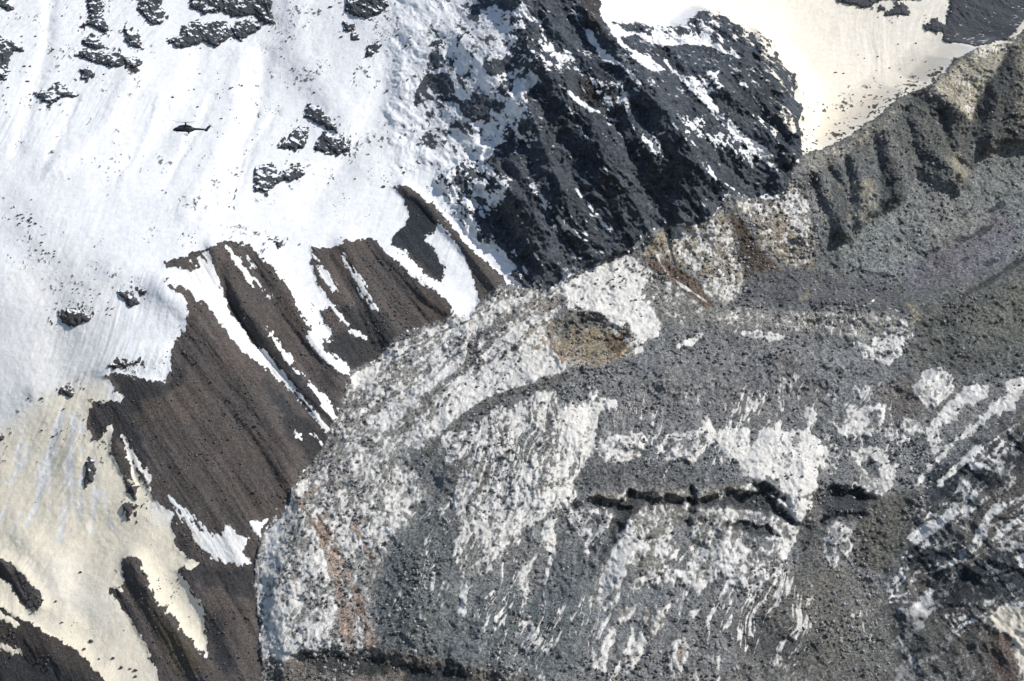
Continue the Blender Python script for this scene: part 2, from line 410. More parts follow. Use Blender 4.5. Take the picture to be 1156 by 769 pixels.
# snow between: left foot of the face
paint([(494, 190), (540, 180), (560, 195), (545, 215), (570, 230), (550, 245), (528, 252), (500, 220)], dens=0.72, k=0.7, soft=3)
paint([(528, 240), (550, 262), (566, 282), (590, 315), (600, 330), (585, 318), (560, 288), (540, 268), (520, 250)], dens=0.7, soft=2)
# couloirs and snow fields on the face (white)
WH = [[(659, 32), (668, 38), (678, 55), (695, 68), (712, 82), (722, 96), (715, 92), (698, 76), (680, 70), (668, 50)],
      [(676, 8), (690, 25), (700, 30), (740, 26), (790, 30), (810, 50), (824, 62), (815, 60), (800, 52), (770, 50), (748, 54), (735, 50), (718, 40), (700, 44), (712, 56), (700, 55), (690, 36), (680, 22)],
      [(696, 38), (712, 56), (735, 68), (750, 80), (740, 82), (722, 74), (712, 62)],
      [(748, 62), (756, 74), (766, 84), (782, 86), (800, 88), (812, 80), (806, 92), (815, 105), (800, 108), (806, 120), (826, 140), (850, 160), (870, 178), (884, 194), (880, 198), (860, 182), (836, 162), (806, 132), (786, 112), (774, 98), (760, 82), (750, 72)],
      [(575, 20), (590, 0), (600, 18), (616, 22), (610, 30), (594, 22)], [(580, 90), (600, 82), (606, 95), (590, 108), (578, 118)],
      [(826, 82), (836, 90), (846, 99), (836, 98)], [(822, 46), (828, 60), (835, 66), (826, 62)], [(814, 232), (822, 220), (838, 224), (842, 228), (828, 236), (815, 240)],
      [(630, 96), (645, 105), (668, 122), (700, 138), (690, 137), (665, 126), (640, 108)], [(548, 145), (560, 155), (575, 160), (560, 165), (548, 185), (530, 180)]]
for p in WH:
    paint(p, dens=1.0, soft=1.2, jag=1.4, fine=1.4)
for p in [[(608, 45), (640, 55), (645, 75), (625, 80), (606, 65)], [(670, 90), (700, 95), (702, 115), (682, 122), (672, 110)], [(716, 150), (745, 148), (752, 170), (735, 180), (718, 170)],
          [(770, 130), (790, 135), (830, 165), (860, 186), (840, 186), (800, 165), (776, 150)], [(582, 140), (600, 150), (596, 165), (580, 162)], [(575, 60), (610, 30), (612, 60), (590, 80)]]:
    paint(p, dens=0.5, soft=5, jag=5, fine=3)
for ln in [[(640, 120), (665, 160), (690, 205), (700, 215)], [(612, 230), (630, 262), (650, 290)], [(600, 210), (625, 240), (660, 275)], [(700, 100), (720, 160), (760, 175)], [(760, 140), (800, 195), (830, 215)],
           [(585, 245), (600, 280), (612, 300)], [(650, 215), (690, 262)], [(780, 160), (790, 170), (815, 215)], [(580, 285), (606, 325)]]:
    stroke(ln, 2.2, dens=0.62, jag=2.5)
for p in [[(850, 40), (862, 36), (878, 48), (870, 62), (858, 60), (852, 50)], [(700, 24), (765, 28), (800, 26), (802, 40), (770, 40), (720, 36)], [(800, 8), (822, 12), (842, 28), (846, 42), (836, 44), (822, 36), (806, 22)], [(780, 86), (800, 82), (818, 92), (812, 104), (800, 98)], [(880, 120), (892, 130), (896, 150), (884, 140)], [(846, 120), (870, 135), (876, 152), (860, 142)]]:
    paint(p, dens=0.80, soft=3, jag=4, fine=3)
for p in [[(698, 31), (718, 26), (738, 32), (735, 40), (715, 36)], [(757, 28), (775, 30), (776, 38), (762, 40)], [(802, 20), (815, 18), (838, 32), (840, 41), (822, 40)]]:
    paint(p, dens=0.08, soft=1.5, jag=2.5, fine=2)
for p in [[(690, -20), (650, -20), (665, 30), (690, 50), (676, 20)], [(650, 90), (672, 90), (690, 108), (668, 118)]]:
    paint(p, colour=(0.055, 0.048, 0.046), soft=8)

# ---- region 3..: scree ribs
C2 = [(187, 296), (207, 290), (228, 281), (240, 276), (252, 273), (270, 274), (285, 278), (295, 290), (315, 310), (325, 325), (333, 340), (340, 355), (352, 372), (346, 379), (362, 397), (378, 415), (401, 430),
      (392, 440), (388, 458), (375, 488), (366, 508), (352, 525), (340, 540), (332, 555), (326, 575), (315, 590), (303, 594), (297, 612), (290, 640), (292, 680), (298, 720), (298, 830), (260, 830), (179, 800), (179, 769), (174, 746), (161, 725),
      (148, 704), (135, 683), (124, 666), (138, 665), (140, 652), (140, 630), (156, 631), (159, 642), (179, 681), (198, 699), (216, 725), (234, 741), (235, 725), (231, 704), (226, 681), (216, 665), (203, 647), (194, 644), (215, 641), (232, 637),
      (216, 631), (198, 618), (195, 600), (195, 580), (182, 572), (166, 549), (153, 536), (146, 500), (138, 492), (146, 520), (153, 546), (151, 559), (142, 557), (140, 536), (130, 525), (126, 510), (125, 481),
      (114, 494), (104, 497), (99, 481), (99, 468), (104, 455), (127, 450), (127, 432), (114, 424), (130, 421), (156, 427), (177, 432), (187, 429), (194, 414), (194, 398), (200, 385), (207, 372), (212, 358), (211, 345), (207, 333), (190, 324), (187, 316), (196, 315), (203, 303), (187, 303)]
region(C2, 3, 0.010, BROWN, wS, sR, ease=5, soft=3.6, jag=1.6, fine=1.6)
C1 = [(352, 278), (370, 281), (391, 271), (412, 270), (424, 272), (443, 291), (466, 312), (487, 325), (505, 338), (513, 356), (503, 363), (482, 369), (456, 377), (442, 390), (430, 403), (415, 414), (400, 419), (385, 405), (362, 396), (361, 384), (376, 375), (365, 365), (362, 350), (378, 345), (370, 338), (360, 320), (354, 305)]
region(C1, 4, 0.015, BROWN, wS, sR, soft=3.6, jag=1.5, fine=1.5)
C3 = [(441, 211), (458, 208), (471, 218), (487, 231), (508, 252), (524, 273), (544, 291), (560, 307), (572, 320), (556, 330), (542, 345), (537, 320), (528, 294), (508, 268), (493, 248), (490, 262), (480, 264), (481, 272), (490, 280), (495, 290), (502, 302), (498, 318), (487, 313), (472, 300), (456, 284), (442, 276), (446, 263), (458, 255), (461, 240), (456, 224)]
region(C3, 5, 0.03, BROWN, wS, sR, soft=3.0, jag=1.5, fine=1.5)
paint([(452, 222), (471, 222), (487, 240), (492, 262), (480, 264), (482, 276), (495, 292), (502, 304), (498, 318), (456, 284), (442, 276), (446, 263), (458, 255), (461, 240)], colour=(0.042, 0.048, 0.056), soft=2)
D1 = [(-60, 615), (0, 629), (16, 637), (34, 655), (47, 673), (47, 686), (39, 691), (26, 684), (14, 666), (5, 654), (-60, 640)]
D2 = [(-200, 620), (-60, 670), (0, 685), (21, 698), (44, 709), (70, 725), (91, 738), (101, 751), (122, 769), (150, 830), (-200, 830)]
region(D1, 6, 0.0, BROWN, wS, sR, jag=1.2)
region(D2, 6, 0.012, (0.06, 0.052, 0.046), wS, sR, jag=1.2)
# snow strips in the ribs
for p in [[(196, 312), (205, 303), (221, 294), (236, 287), (243, 302), (248, 320), (256, 336), (261, 351), (274, 367), (287, 388), (301, 397), (327, 429), (353, 458), (371, 483), (374, 492), (358, 474), (345, 458), (320, 432), (298, 414), (284, 403), (268, 390), (258, 377), (241, 356), (221, 336), (206, 325), (190, 318)],
          [(254, 275), (266, 285), (279, 305), (293, 330), (285, 326), (272, 308), (260, 291)],
          [(300, 368), (313, 380), (340, 420), (365, 447), (388, 480), (379, 477), (358, 450), (335, 424), (306, 386)],
          [(344, 380), (378, 384), (360, 393), (388, 422), (372, 410), (355, 394)], [(329, 487), (335, 487), (343, 498), (337, 497)], [(349, 489), (357, 492), (373, 515), (380, 522), (365, 506)],
          [(380, 284), (388, 286), (410, 320), (426, 350), (420, 350), (400, 318)], [(353, 288), (368, 305), (383, 326), (376, 330), (362, 312)], [(374, 343), (412, 382), (398, 378), (378, 355)],
          [(0, 690), (10, 696), (20, 705), (8, 704), (-5, 696)], [(0, 724), (14, 730), (27, 737), (10, 736), (-4, 730)],
          [(216, 597), (232, 600), (250, 603), (253, 590), (262, 595), (280, 607), (281, 616), (272, 622), (286, 636), (266, 639), (245, 632), (230, 620), (222, 608)],
          [(205, 575), (213, 580), (215, 592), (208, 588)], [(150, 505), (156, 515), (160, 530), (152, 525), (147, 512)], [(128, 440), (140, 446), (136, 452), (126, 450)], [(163, 528), (175, 540), (168, 545)], [(283, 590), (300, 588), (296, 606), (286, 600)]]:
    paint(p, dens=1.03, dust=0.2, soft=2.4, jag=1.6, fine=2.0)
for p in [[(278, 290), (288, 298), (296, 320), (310, 335), (300, 335), (286, 315)], [(398, 300), (412, 318), (424, 345), (415, 345), (400, 320)], [(360, 295), (376, 310), (382, 325)], [(205, 303), (236, 282), (240, 300), (215, 305)],
          [(190, 560), (230, 590), (240, 600), (200, 590)]]:
    paint(p, dens=0.45, soft=2, jag=2)
# darker rock among the scree, and shade painted on left flanks of lower ribs
for p in [[(385, 345), (410, 348), (440, 360), (452, 375), (430, 402), (402, 418), (384, 405), (364, 396), (366, 380), (390, 372)], [(248, 300), (262, 330), (300, 380), (350, 430), (385, 470), (378, 485), (330, 430), (280, 380), (252, 340)],
          [(104, 455), (150, 430), (170, 450), (150, 470), (165, 520), (160, 545), (140, 500), (110, 490)], [(130, 425), (190, 432), (205, 400), (215, 420), (190, 450), (140, 445)], [(300, 430), (340, 470), (375, 500), (350, 525), (320, 480)],
          [(195, 580), (216, 630), (240, 640), (280, 640), (300, 600), (290, 680), (245, 665), (205, 640)], [(230, 660), (240, 700), (240, 745), (262, 760), (250, 700)], [(125, 668), (140, 680), (175, 740), (185, 790), (170, 760), (140, 700)],
          [(0, 740), (60, 745), (110, 775), (100, 830), (-100, 830), (-100, 740)]]:
    paint(p, colour=(0.046, 0.047, 0.05), soft=4, jag=5, fine=2, k=0.85)
paint([(150, 660), (175, 690), (200, 715), (240, 755), (200, 760), (180, 720)], colour=(0.11, 0.09, 0.062), soft=6)

# ---- region 7: glacier
GLAC = [(298, 830), (298, 720), (291, 660), (291, 636), (298, 610), (304, 594), (316, 590), (327, 574), (333, 554), (341, 540), (353, 525), (367, 507), (376, 487), (389, 457), (393, 440), (402, 430), (400, 420), (416, 414), (431, 403), (443, 390), (457, 378), (484, 369), (514, 358),
        (532, 362), (542, 345), (556, 330), (572, 322), (599, 331), (621, 330), (642, 323), (667, 306), (695, 291), (717, 286), (738, 262), (763, 257), (791, 257), (813, 238), (823, 222), (846, 227), (884, 226), (894, 206), (900, 188), (910, 176),
        (925, 195), (935, 230), (930, 280), (880, 340), (1010, 350), (1035, 362), (1028, 385), (1022, 412), (1070, 418), (1125, 425), (1156, 415), (1320, 330), (1320, 420), (1156, 470), (1090, 515), (1050, 560), (1020, 620), (1000, 680), (1010, 830)]
region(GLAC, 7, 0.11, GREY, wG, False, soft=2.0, jag=2.0, fine=2.5, grow=3.0)
MORA = [(910, 172), (930, 168), (958, 153), (975, 142), (998, 124), (1024, 105), (1050, 97), (1078, 68), (1100, 55), (1137, 47), (1156, 33), (1210, 10), (1320, -30), (1320, 330), (1156, 415), (1125, 425), (1070, 418), (1022, 412), (1028, 385), (1035, 362), (1010, 350), (880, 340), (915, 300), (930, 260), (925, 200)]
region(MORA, 8, 0.05, (0.105, 0.108, 0.108), wG, False, soft=1.0, jag=1.5, fine=1.5)
CLIFF = [(1010, 830), (1000, 690), (1020, 620), (1050, 560), (1090, 515), (1156, 470), (1320, 420), (1320, 830)]
region(CLIFF, 9, None, (0.125, 0.12, 0.112), wR, sA, soft=6, jag=7, fine=3, amount=0.7, ease=25)

# glacier cover
paint(CLIFF, dens=0.23, dust=0.22, soft=28, jag=10, fine=4)
DUST += 0.34 * wG
W1 = [(402, 430), (442, 392), (515, 358), (532, 362), (545, 335), (575, 325), (619, 331), (666, 306), (712, 286), (735, 300), (745, 330), (742, 380), (715, 392), (640, 350), (615, 370), (620, 390), (638, 405), (632, 420), (590, 435), (560, 448), (520, 470), (500, 490), (480, 505), (455, 510), (440, 500), (415, 480), (395, 460)]
region(W1, None, 0.68, (0.16, 0.155, 0.148), None, sA, soft=5, jag=5)
paint([(395, 430), (440, 395), (480, 400), (470, 450), (462, 500), (475, 560), (455, 600), (430, 650), (415, 700), (420, 745), (340, 740), (298, 745), (293, 660), (300, 604), (340, 545), (372, 500)], dens=0.50, colour=(0.17, 0.165, 0.155), soft=8, jag=5)
paint([(298, 720), (292, 650), (302, 600), (325, 580), (350, 600), (372, 650), (380, 745), (298, 745)], dens=0.62, colour=(0.17, 0.165, 0.155), soft=5)
paint([(302, 600), (318, 585), (320, 600), (312, 615), (306, 640), (298, 640)], dens=0.95, dust=0.2, soft=2)
paint([(630, 328), (666, 307), (712, 288), (724, 298), (728, 320), (722, 335), (738, 350), (743, 378), (722, 384), (710, 368), (690, 362), (676, 352), (660, 344)], dens=0.95, soft=2)
paint([(480, 500), (478, 480), (500, 452), (530, 425), (560, 408), (590, 400), (610, 396), (636, 406), (636, 417), (600, 431), (560, 444), (525, 462), (495, 490)], dens=0.93, soft=3)
paint([(440, 392), (515, 360), (545, 345), (550, 356), (510, 372), (470, 390), (430, 420), (410, 440), (400, 432), (425, 408)], dens=0.93, soft=3)
paint([(455, 455), (490, 425), (520, 400), (548, 380), (560, 375), (540, 398), (500, 430), (470, 458)], dens=0.9, soft=2)
paint([(400, 425), (420, 412), (432, 402), (424, 425), (420, 445), (410, 440)], dens=1.0, soft=1)
stroke([(462, 462), (480, 448), (505, 432), (535, 408), (560, 380), (580, 362)], 5, dens=0.28, colour=GREY, jag=3)
stroke([(525, 385), (550, 376), (580, 358), (606, 345), (625, 343)], 5, dens=0.3, colour=GREY, jag=3)
stroke([(450, 392), (490, 378), (530, 362), (560, 340)], 5, dens=0.5, jag=3)
paint([(560, 335), (575, 328), (620, 334), (640, 340), (620, 352), (600, 350), (580, 345)], dens=0.35, colour=(0.15, 0.14, 0.13), soft=3)
paint([(590, 372), (610, 366), (625, 390), (612, 395), (595, 390)], colour=(0.3, 0.25, 0.18), dens=0.5, soft=4)
stroke([(482, 511), (500, 494), (525, 470), (545, 457), (575, 444), (605, 437), (640, 424)], 8, dens=0.06, colour=(0.105, 0.106, 0.1), jag=1.5)
# crater colours
CR = [(617, 372), (622, 360), (640, 350), (660, 348), (676, 360), (692, 364), (706, 372), (711, 385), (704, 402), (690, 411), (660, 413), (640, 406), (628, 392)]
paint(CR, dens=0.16, colour=(0.17, 0.14, 0.10), soft=5, jag=8, fine=4)
paint([(618, 370), (640, 350), (662, 349), (677, 362), (650, 372), (640, 380), (625, 378)], colour=(0.075, 0.075, 0.07), dens=0.12, soft=5, jag=6)
paint([(684, 380), (704, 372), (708, 385), (702, 398), (686, 396)], colour=(0.09, 0.06, 0.04), soft=3)
stroke([(650, 409), (680, 413), (700, 404), (710, 390)], 4, colour=(0.36, 0.27, 0.16), dens=0.2)
stroke([(620, 374), (624, 392), (636, 404)], 3, colour=(0.28, 0.2, 0.15), dens=0.05)
paint([(703, 405), (722, 388), (728, 396), (720, 408), (706, 412)], dens=0.85, colour=CREAM, dust=0.4)

# mid streaky ice fall
region([(505, 505), (530, 482), (560, 462), (600, 450), (605, 442), (625, 443), (630, 455), (650, 455), (645, 480), (640, 500), (662, 515), (655, 530), (648, 548), (648, 560), (636, 567), (629, 577), (611, 581), (598, 591), (591, 604), (573, 604), (566, 628), (554, 646), (546, 630), (544, 612), (530, 642), (525, 655), (521, 652), (513, 633), (511, 616), (525, 588), (515, 572), (512, 550), (520, 530), (500, 520)],
       None, 0.60, (0.13, 0.13, 0.125), None, sB, soft=2, jag=3)
paint([(515, 550), (540, 540), (600, 555), (648, 545), (640, 570), (611, 581), (591, 602), (573, 602), (555, 642), (546, 630), (540, 600), (525, 590), (515, 572)], dens=0.80, soft=4, jag=3)
paint([(663, 437), (677, 440), (672, 452), (700, 445), (697, 460), (684, 466), (676, 481), (671, 497), (666, 515), (650, 533), (650, 549), (640, 572), (632, 572), (632, 536), (635, 520), (630, 484), (629, 453), (642, 460), (660, 463)], dens=0.86, soft=3, jag=3, fine=3)
paint([(605, 442), (623, 443), (621, 453), (608, 454)], dens=1.0)
paint([(524, 640), (530, 622), (540, 608), (543, 612), (534, 632)], dens=0.1, soft=1)
FING = [([(615, 588), (627, 584), (632, 578), (627, 595), (629, 619), (625, 636), (617, 661), (611, 664), (615, 647), (620, 626), (610, 616), (613, 595)], .85),
        ([(606, 626), (603, 640), (594, 650), (599, 662), (598, 672), (592, 690), (586, 722), (580, 722), (582, 700), (588, 680), (583, 665), (585, 650), (592, 635)], .8),
        ([(521, 655), (527, 660), (529, 680), (529, 695), (518, 700), (515, 690), (520, 675)], .9), ([(582, 612), (591, 604), (589, 612), (582, 616)], 1.0)]
for p, dn in FING:
    paint(p, dens=dn, soft=1.0, jag=1.5)
# outlined patches
for p in [[(731, 480), (748, 480), (746, 530), (728, 530)], [(804, 470), (818, 478), (806, 520), (800, 510)], [(845, 478), (858, 476), (838, 520), (828, 540), (830, 515)]]:
    paint(p, dens=0.02, soft=2)
PT = [([(671, 505), (679, 494), (697, 492), (726, 487), (731, 497), (723, 512), (713, 520), (692, 523), (676, 515)], .55, .4),
      ([(746, 510), (749, 497), (759, 489), (778, 487), (793, 484), (793, 474), (801, 472), (806, 489), (804, 500), (788, 513), (780, 526), (772, 515), (752, 520)], .5, .35),
      ([(805, 500), (819, 483), (845, 484), (845, 505), (824, 518), (811, 510)], .6, .35),
      ([(834, 530), (839, 513), (851, 504), (858, 487), (867, 480), (874, 485), (880, 469), (884, 476), (882, 485), (893, 487), (912, 485), (919, 492), (926, 497), (922, 509), (924, 527), (922, 542), (924, 558), (920, 573), (910, 585), (900, 590), (885, 580), (872, 561), (881, 544), (865, 535), (855, 542), (842, 537)], .84, .2),
      ([(931, 476), (941, 475), (955, 476), (958, 457), (976, 456), (998, 456), (1000, 471), (993, 485), (972, 492), (948, 490), (931, 501), (927, 488)], .55, .2),
      ([(1024, 440), (1041, 430), (1047, 418), (1065, 417), (1077, 427), (1080, 443), (1067, 452), (1061, 459), (1047, 456), (1035, 449)], .72, .2),
      ([(963, 388), (983, 390), (999, 364), (1012, 370), (1025, 380), (1017, 401), (1007, 412), (996, 410), (991, 408), (976, 405)], .75, .2),
      ([(765, 390), (785, 378), (795, 373), (790, 385), (770, 398)], .9, 0), ([(830, 375), (855, 373), (885, 380), (870, 386), (840, 382)], .8, 0),
      ([(886, 454), (896, 450), (903, 442), (910, 449), (906, 459), (896, 464)], .7, .3), ([(908, 470), (915, 456), (925, 462), (914, 485)], .6, .2),
      ([(640, 573), (640, 583), (654, 607), (664, 604), (656, 632), (661, 633), (673, 609), (681, 604), (692, 583), (695, 573), (670, 574)], .5, .35),
      ([(839, 573), (870, 577), (892, 592), (905, 592), (888, 640), (872, 668), (850, 665), (835, 659)], .48, .2),
      ([(926, 598), (944, 587), (963, 600), (960, 621), (942, 639), (931, 626)], .5, .4), ([(999, 665), (1012, 650), (1041, 639), (1035, 650), (1012, 673)], .6, .2),
      ([(488, 580), (498, 572), (508, 590), (496, 608), (488, 600)], .45, .3), ([(500, 492), (512, 488), (535, 492), (530, 510), (510, 518), (498, 506)], .6, .2),
      ([(1000, 485), (1010, 488), (1020, 470), (1040, 478), (1045, 490), (1020, 497), (1012, 500)], .55, .2), ([(925, 505), (945, 500), (950, 520), (935, 535), (925, 520)], .45, .2),
      ([(960, 510), (985, 503), (1000, 513), (1007, 523), (1017, 521), (1014, 535), (1003, 551), (995, 559), (983, 556), (974, 565), (958, 561), (950, 552), (968, 545), (972, 530), (967, 518)], .8, .1)]
for p, dn, rm in PT:
    paint(p, dens=dn, rim=rm + 0.1, soft=1.7, jag=2.2, fine=2.6)
paint([(974, 524), (985, 516), (995, 525), (992, 537), (983, 540)], dens=0.05, soft=1.2)
for p in [[(1087, 435), (1100, 431), (1106, 437), (1117, 434), (1114, 446), (1099, 458), (1091, 453), (1085, 461), (1079, 473), (1059, 481), (1059, 499), (1062, 507), (1053, 514), (1048, 507), (1045, 494), (1044, 484), (1053, 475), (1065, 459), (1083, 444)],
          [(1134, 432), (1141, 429), (1156, 423), (1200, 400), (1200, 420), (1156, 440), (1141, 461), (1123, 468), (1111, 478), (1096, 491), (1077, 500), (1062, 517), (1056, 520), (1080, 493), (1106, 473), (1120, 456), (1134, 444)],
          [(1057, 516), (1062, 518), (1040, 545), (1030, 552), (1040, 536)]]:
    paint(p, dens=1.02, soft=1.8, jag=1.8, fine=2.2)
# ice below the crevasse
paint([(707, 576), (723, 569), (751, 568), (771, 564), (778, 566), (775, 581), (763, 594), (759, 604), (754, 611), (758, 616), (765, 621), (763, 630), (752, 637), (768, 644), (778, 644), (784, 635), (782, 616), (780, 592), (783, 571), (839, 573), (839, 655), (835, 659), (823, 651), (813, 647), (796, 668), (789, 668), (775, 659),
       (766, 654), (758, 659), (744, 658), (709, 673), (713, 663), (725, 649), (730, 644), (714, 644), (704, 651), (695, 661), (688, 673), (670, 690), (675, 673), (680, 647), (688, 627), (694, 614), (706, 597)], dens=0.55, colour=(0.15, 0.145, 0.13), rim=0.3, soft=2.5, jag=2.5, fine=3.0)
paint([(680, 673), (683, 640), (692, 620), (706, 612), (715, 625), (704, 645), (690, 662)], dens=0.9, soft=2)
paint([(742, 590), (755, 589), (752, 604), (727, 611), (734, 600)], dens=0.08, soft=1)
paint([(705, 640), (735, 628), (745, 634), (725, 650), (712, 655)], dens=0.12, soft=1)
paint([(668, 555), (700, 556), (735, 556), (760, 552), (775, 555), (780, 562), (735, 562), (700, 568), (668, 566)], dens=0.4, colour=(0.17, 0.15, 0.13), soft=2)
paint([(786, 560), (800, 550), (820, 543), (850, 543), (872, 555), (888, 578), (880, 575), (850, 566), (815, 564), (790, 569)], dens=0.38, colour=(0.16, 0.145, 0.125), soft=2)
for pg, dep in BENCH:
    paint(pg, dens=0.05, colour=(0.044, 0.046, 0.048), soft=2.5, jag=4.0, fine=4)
for p, dn in [([(692, 707), (679, 725), (671, 756), (684, 761), (687, 735), (697, 715)], .75), ([(714, 709), (705, 735), (706, 764), (712, 762), (723, 746), (729, 725), (724, 710), (716, 728)], .6),
              ([(759, 678), (746, 709), (736, 722), (735, 712), (741, 683), (746, 690)], .55), ([(772, 715), (759, 728), (759, 738), (767, 756), (776, 735), (777, 722)], .6), ([(645, 728), (650, 735), (644, 750), (640, 742)], .7),
              ([(648, 690), (654, 688), (652, 705), (647, 700)], .6), ([(700, 690), (720, 680), (712, 700), (698, 704)], .6), ([(688, 770), (695, 750), (702, 745), (696, 775)], .6), ([(545, 757), (552, 745), (560, 760), (570, 755), (568, 775), (552, 775)], .7), ([(780, 690), (790, 688), (782, 700)], .7),
              ([(810, 742), (814, 765), (820, 775), (812, 775)], .6), ([(755, 760), (758, 745), (766, 775)], .6), ([(780, 765), (786, 755), (790, 775)], .6), ([(728, 690), (737, 680), (730, 705), (722, 712)], .5), ([(885, 735), (905, 740), (900, 752), (880, 750)], .35)]:
    paint(p, dens=dn, colour=(0.2, 0.17, 0.14), rim=0.3, soft=1.6, jag=1.6, fine=2.0)
# tan streaks on the left flank of the glacier
for ln, wd in [([(338, 566), (352, 585), (366, 610), (372, 640)], 5), ([(372, 572), (362, 590), (385, 625), (395, 660), (412, 690), (422, 715)], 5), ([(375, 625), (384, 670), (392, 700), (396, 740)], 12), ([(400, 680), (414, 700), (420, 738)], 10), ([(400, 590), (425, 640), (440, 660)], 4),
               ([(345, 560), (370, 545), (385, 530)], 3)]:
    stroke(ln, wd, dens=0.18, colour=(0.235, 0.175, 0.14), jag=3.5)
for ln in [[(345, 575), (360, 600), (378, 622)], [(358, 580), (372, 600)]]:
    stroke(ln, 2, dens=0.0, colour=(0.09, 0.06, 0.05))
# plain grey debris slopes
paint([(450, 600), (500, 575), (512, 600), (510, 650), (520, 700), (570, 640), (600, 690), (560, 760), (440, 740), (425, 660)], dens=0.03, colour=(0.098, 0.106, 0.108), soft=8)
paint([(600, 680), (650, 620), (680, 640), (650, 760), (600, 760)], dens=0.04, colour=(0.098, 0.106, 0.108), soft=6)
paint([(640, 420), (720, 400), (860, 385), (960, 400), (1000, 430), (960, 450), (880, 465), (800, 470), (700, 480), (690, 470), (700, 440)], dens=0.13, colour=(0.125, 0.125, 0.13), soft=5)
paint([(660, 530), (720, 520), (780, 528), (850, 545), (800, 550), (770, 550), (700, 552), (660, 550)], dens=0.03, colour=(0.095, 0.095, 0.098), soft=4)
paint([(880, 640), (960, 640), (1010, 680), (1110, 700), (1140, 760), (1100, 830), (800, 830), (850, 690)], dens=0.11, colour=(0.105, 0.102, 0.094), soft=10)
paint([(900, 590), (925, 560), (930, 640), (900, 660)], dens=0.03, colour=(0.09, 0.088, 0.084), soft=5)
paint([(985, 560), (1040, 555), (1030, 600), (1000, 650), (970, 640), (965, 590)], dens=0.1, colour=(0.09, 0.088, 0.08), soft=5)
paint([(860, 350), (940, 350), (1030, 358), (1025, 378), (980, 380), (880, 372), (800, 366), (780, 350)], dens=0.33, colour=(0.17, 0.165, 0.155), soft=5)
paint([(925, 555), (940, 548), (965, 552), (985, 560), (975, 572), (985, 585), (950, 580), (928, 592)], dens=0.05, colour=(0.035, 0.038, 0.042), soft=4, jag=3)
paint([(1000, 430), (1050, 425), (1040, 460), (1010, 480), (985, 440)], colour=(0.12, 0.108, 0.10), soft=12)
paint([(340, 735), (380, 735), (417, 740), (450, 735), (500, 745), (600, 760), (640, 800), (300, 830), (302, 760)], dens=0.1, colour=(0.1, 0.09, 0.08), soft=4)
paint([(340, 738), (380, 738), (425, 745), (460, 752), (420, 765), (360, 758)], dens=0.03, colour=(0.035, 0.037, 0.036), soft=3, jag=4)
paint([(460, 750), (520, 752), (540, 775), (480, 790), (455, 775)], dens=0.02, colour=(0.03, 0.033, 0.036), soft=4, jag=4)
paint([(795, 700), (840, 690), (885, 720), (900, 745), (840, 740)], colour=(0.065, 0.065, 0.065), dens=0.08, soft=8, jag=6)
paint([(870, 720), (900, 705), (930, 730), (900, 755), (875, 745)], colour=(0.06, 0.06, 0.058), soft=6, jag=4)
# upper glacier head right of the snow patch
paint([(728, 300), (760, 300), (800, 320), (820, 345), (790, 365), (748, 362), (742, 335), (728, 330)], dens=0.30, colour=(0.14, 0.14, 0.135), soft=4)
paint([(725, 288), (740, 264), (763, 257), (791, 257), (813, 240), (824, 250), (833, 290), (848, 312), (830, 340), (812, 340), (800, 318), (775, 300), (745, 292)], dens=0.47, colour=(0.2, 0.17, 0.13), soft=3)
paint([(830, 228), (884, 226), (894, 206), (912, 230), (922, 270), (915, 305), (890, 300), (862, 282), (850, 250)], dens=0.45, colour=(0.2, 0.175, 0.14), soft=3)
paint([(824, 242), (838, 247), (850, 268), (858, 285), (880, 300), (890, 325), (860, 330), (840, 315), (834, 290), (832, 265)], dens=0.0, colour=(0.060, 0.046, 0.036), soft=2.5)
paint([(720, 289), (746, 294), (767, 302), (788, 315), (806, 346), (793, 346), (767, 325), (741, 310)], dens=0.01, colour=(0.095, 0.072, 0.058), soft=3)
stroke([(722, 268), (735, 290)], 2.5, dens=0.9); stroke([(742, 290), (752, 308), (770, 322), (800, 342)], 2.0, dens=0.9)
stroke([(754, 262), (758, 285), (762, 298)], 5, dens=0.0, colour=BLACK)
paint([(886, 272), (895, 268), (908, 272), (910, 277), (896, 278)], dens=0.0, colour=BLACK, soft=1)
stroke([(880, 289), (893, 291)], 2, dens=0, colour=BLACK)
paint([(850, 305), (900, 305), (960, 315), (1010, 330), (1020, 348), (940, 350), (870, 345), (830, 340)], dens=0.04, colour=(0.085, 0.086, 0.094), soft=8, jag=5)
stroke([(905, 338), (922, 322)], 6, dens=0.05, colour=(0.18, 0.165, 0.135), soft=4, jag=4); stroke([(975, 345), (988, 338)], 3, dens=0.7)
# moraine
paint([(915, 180), (960, 156), (1000, 128), (1050, 100), (1100, 60), (1156, 40), (1200, 40), (1156, 60), (1100, 75), (1056, 112), (1000, 145), (960, 170), (920, 200)], dens=0.18, colour=(0.15, 0.145, 0.13), soft=5, jag=5, fine=4)
paint([(1050, 102), (1080, 72), (1105, 60), (1140, 52), (1128, 78), (1118, 95), (1104, 110), (1100, 140), (1075, 120)], dens=0.25, colour=CREAM, dust=0.6, soft=3)
paint([(1104, 110), (1140, 55), (1180, 50), (1200, 140), (1150, 160), (1112, 160), (1096, 140)], dens=0.01, colour=(0.058, 0.06, 0.06), soft=4)  # shaded part of the moraine wall, its shade put into the colour
paint([(1040, 104), (1075, 120), (1098, 142), (1090, 190), (1060, 200), (1035, 190), (1010, 160), (1010, 130)], dens=0.02, colour=(0.08, 0.082, 0.08), soft=5)
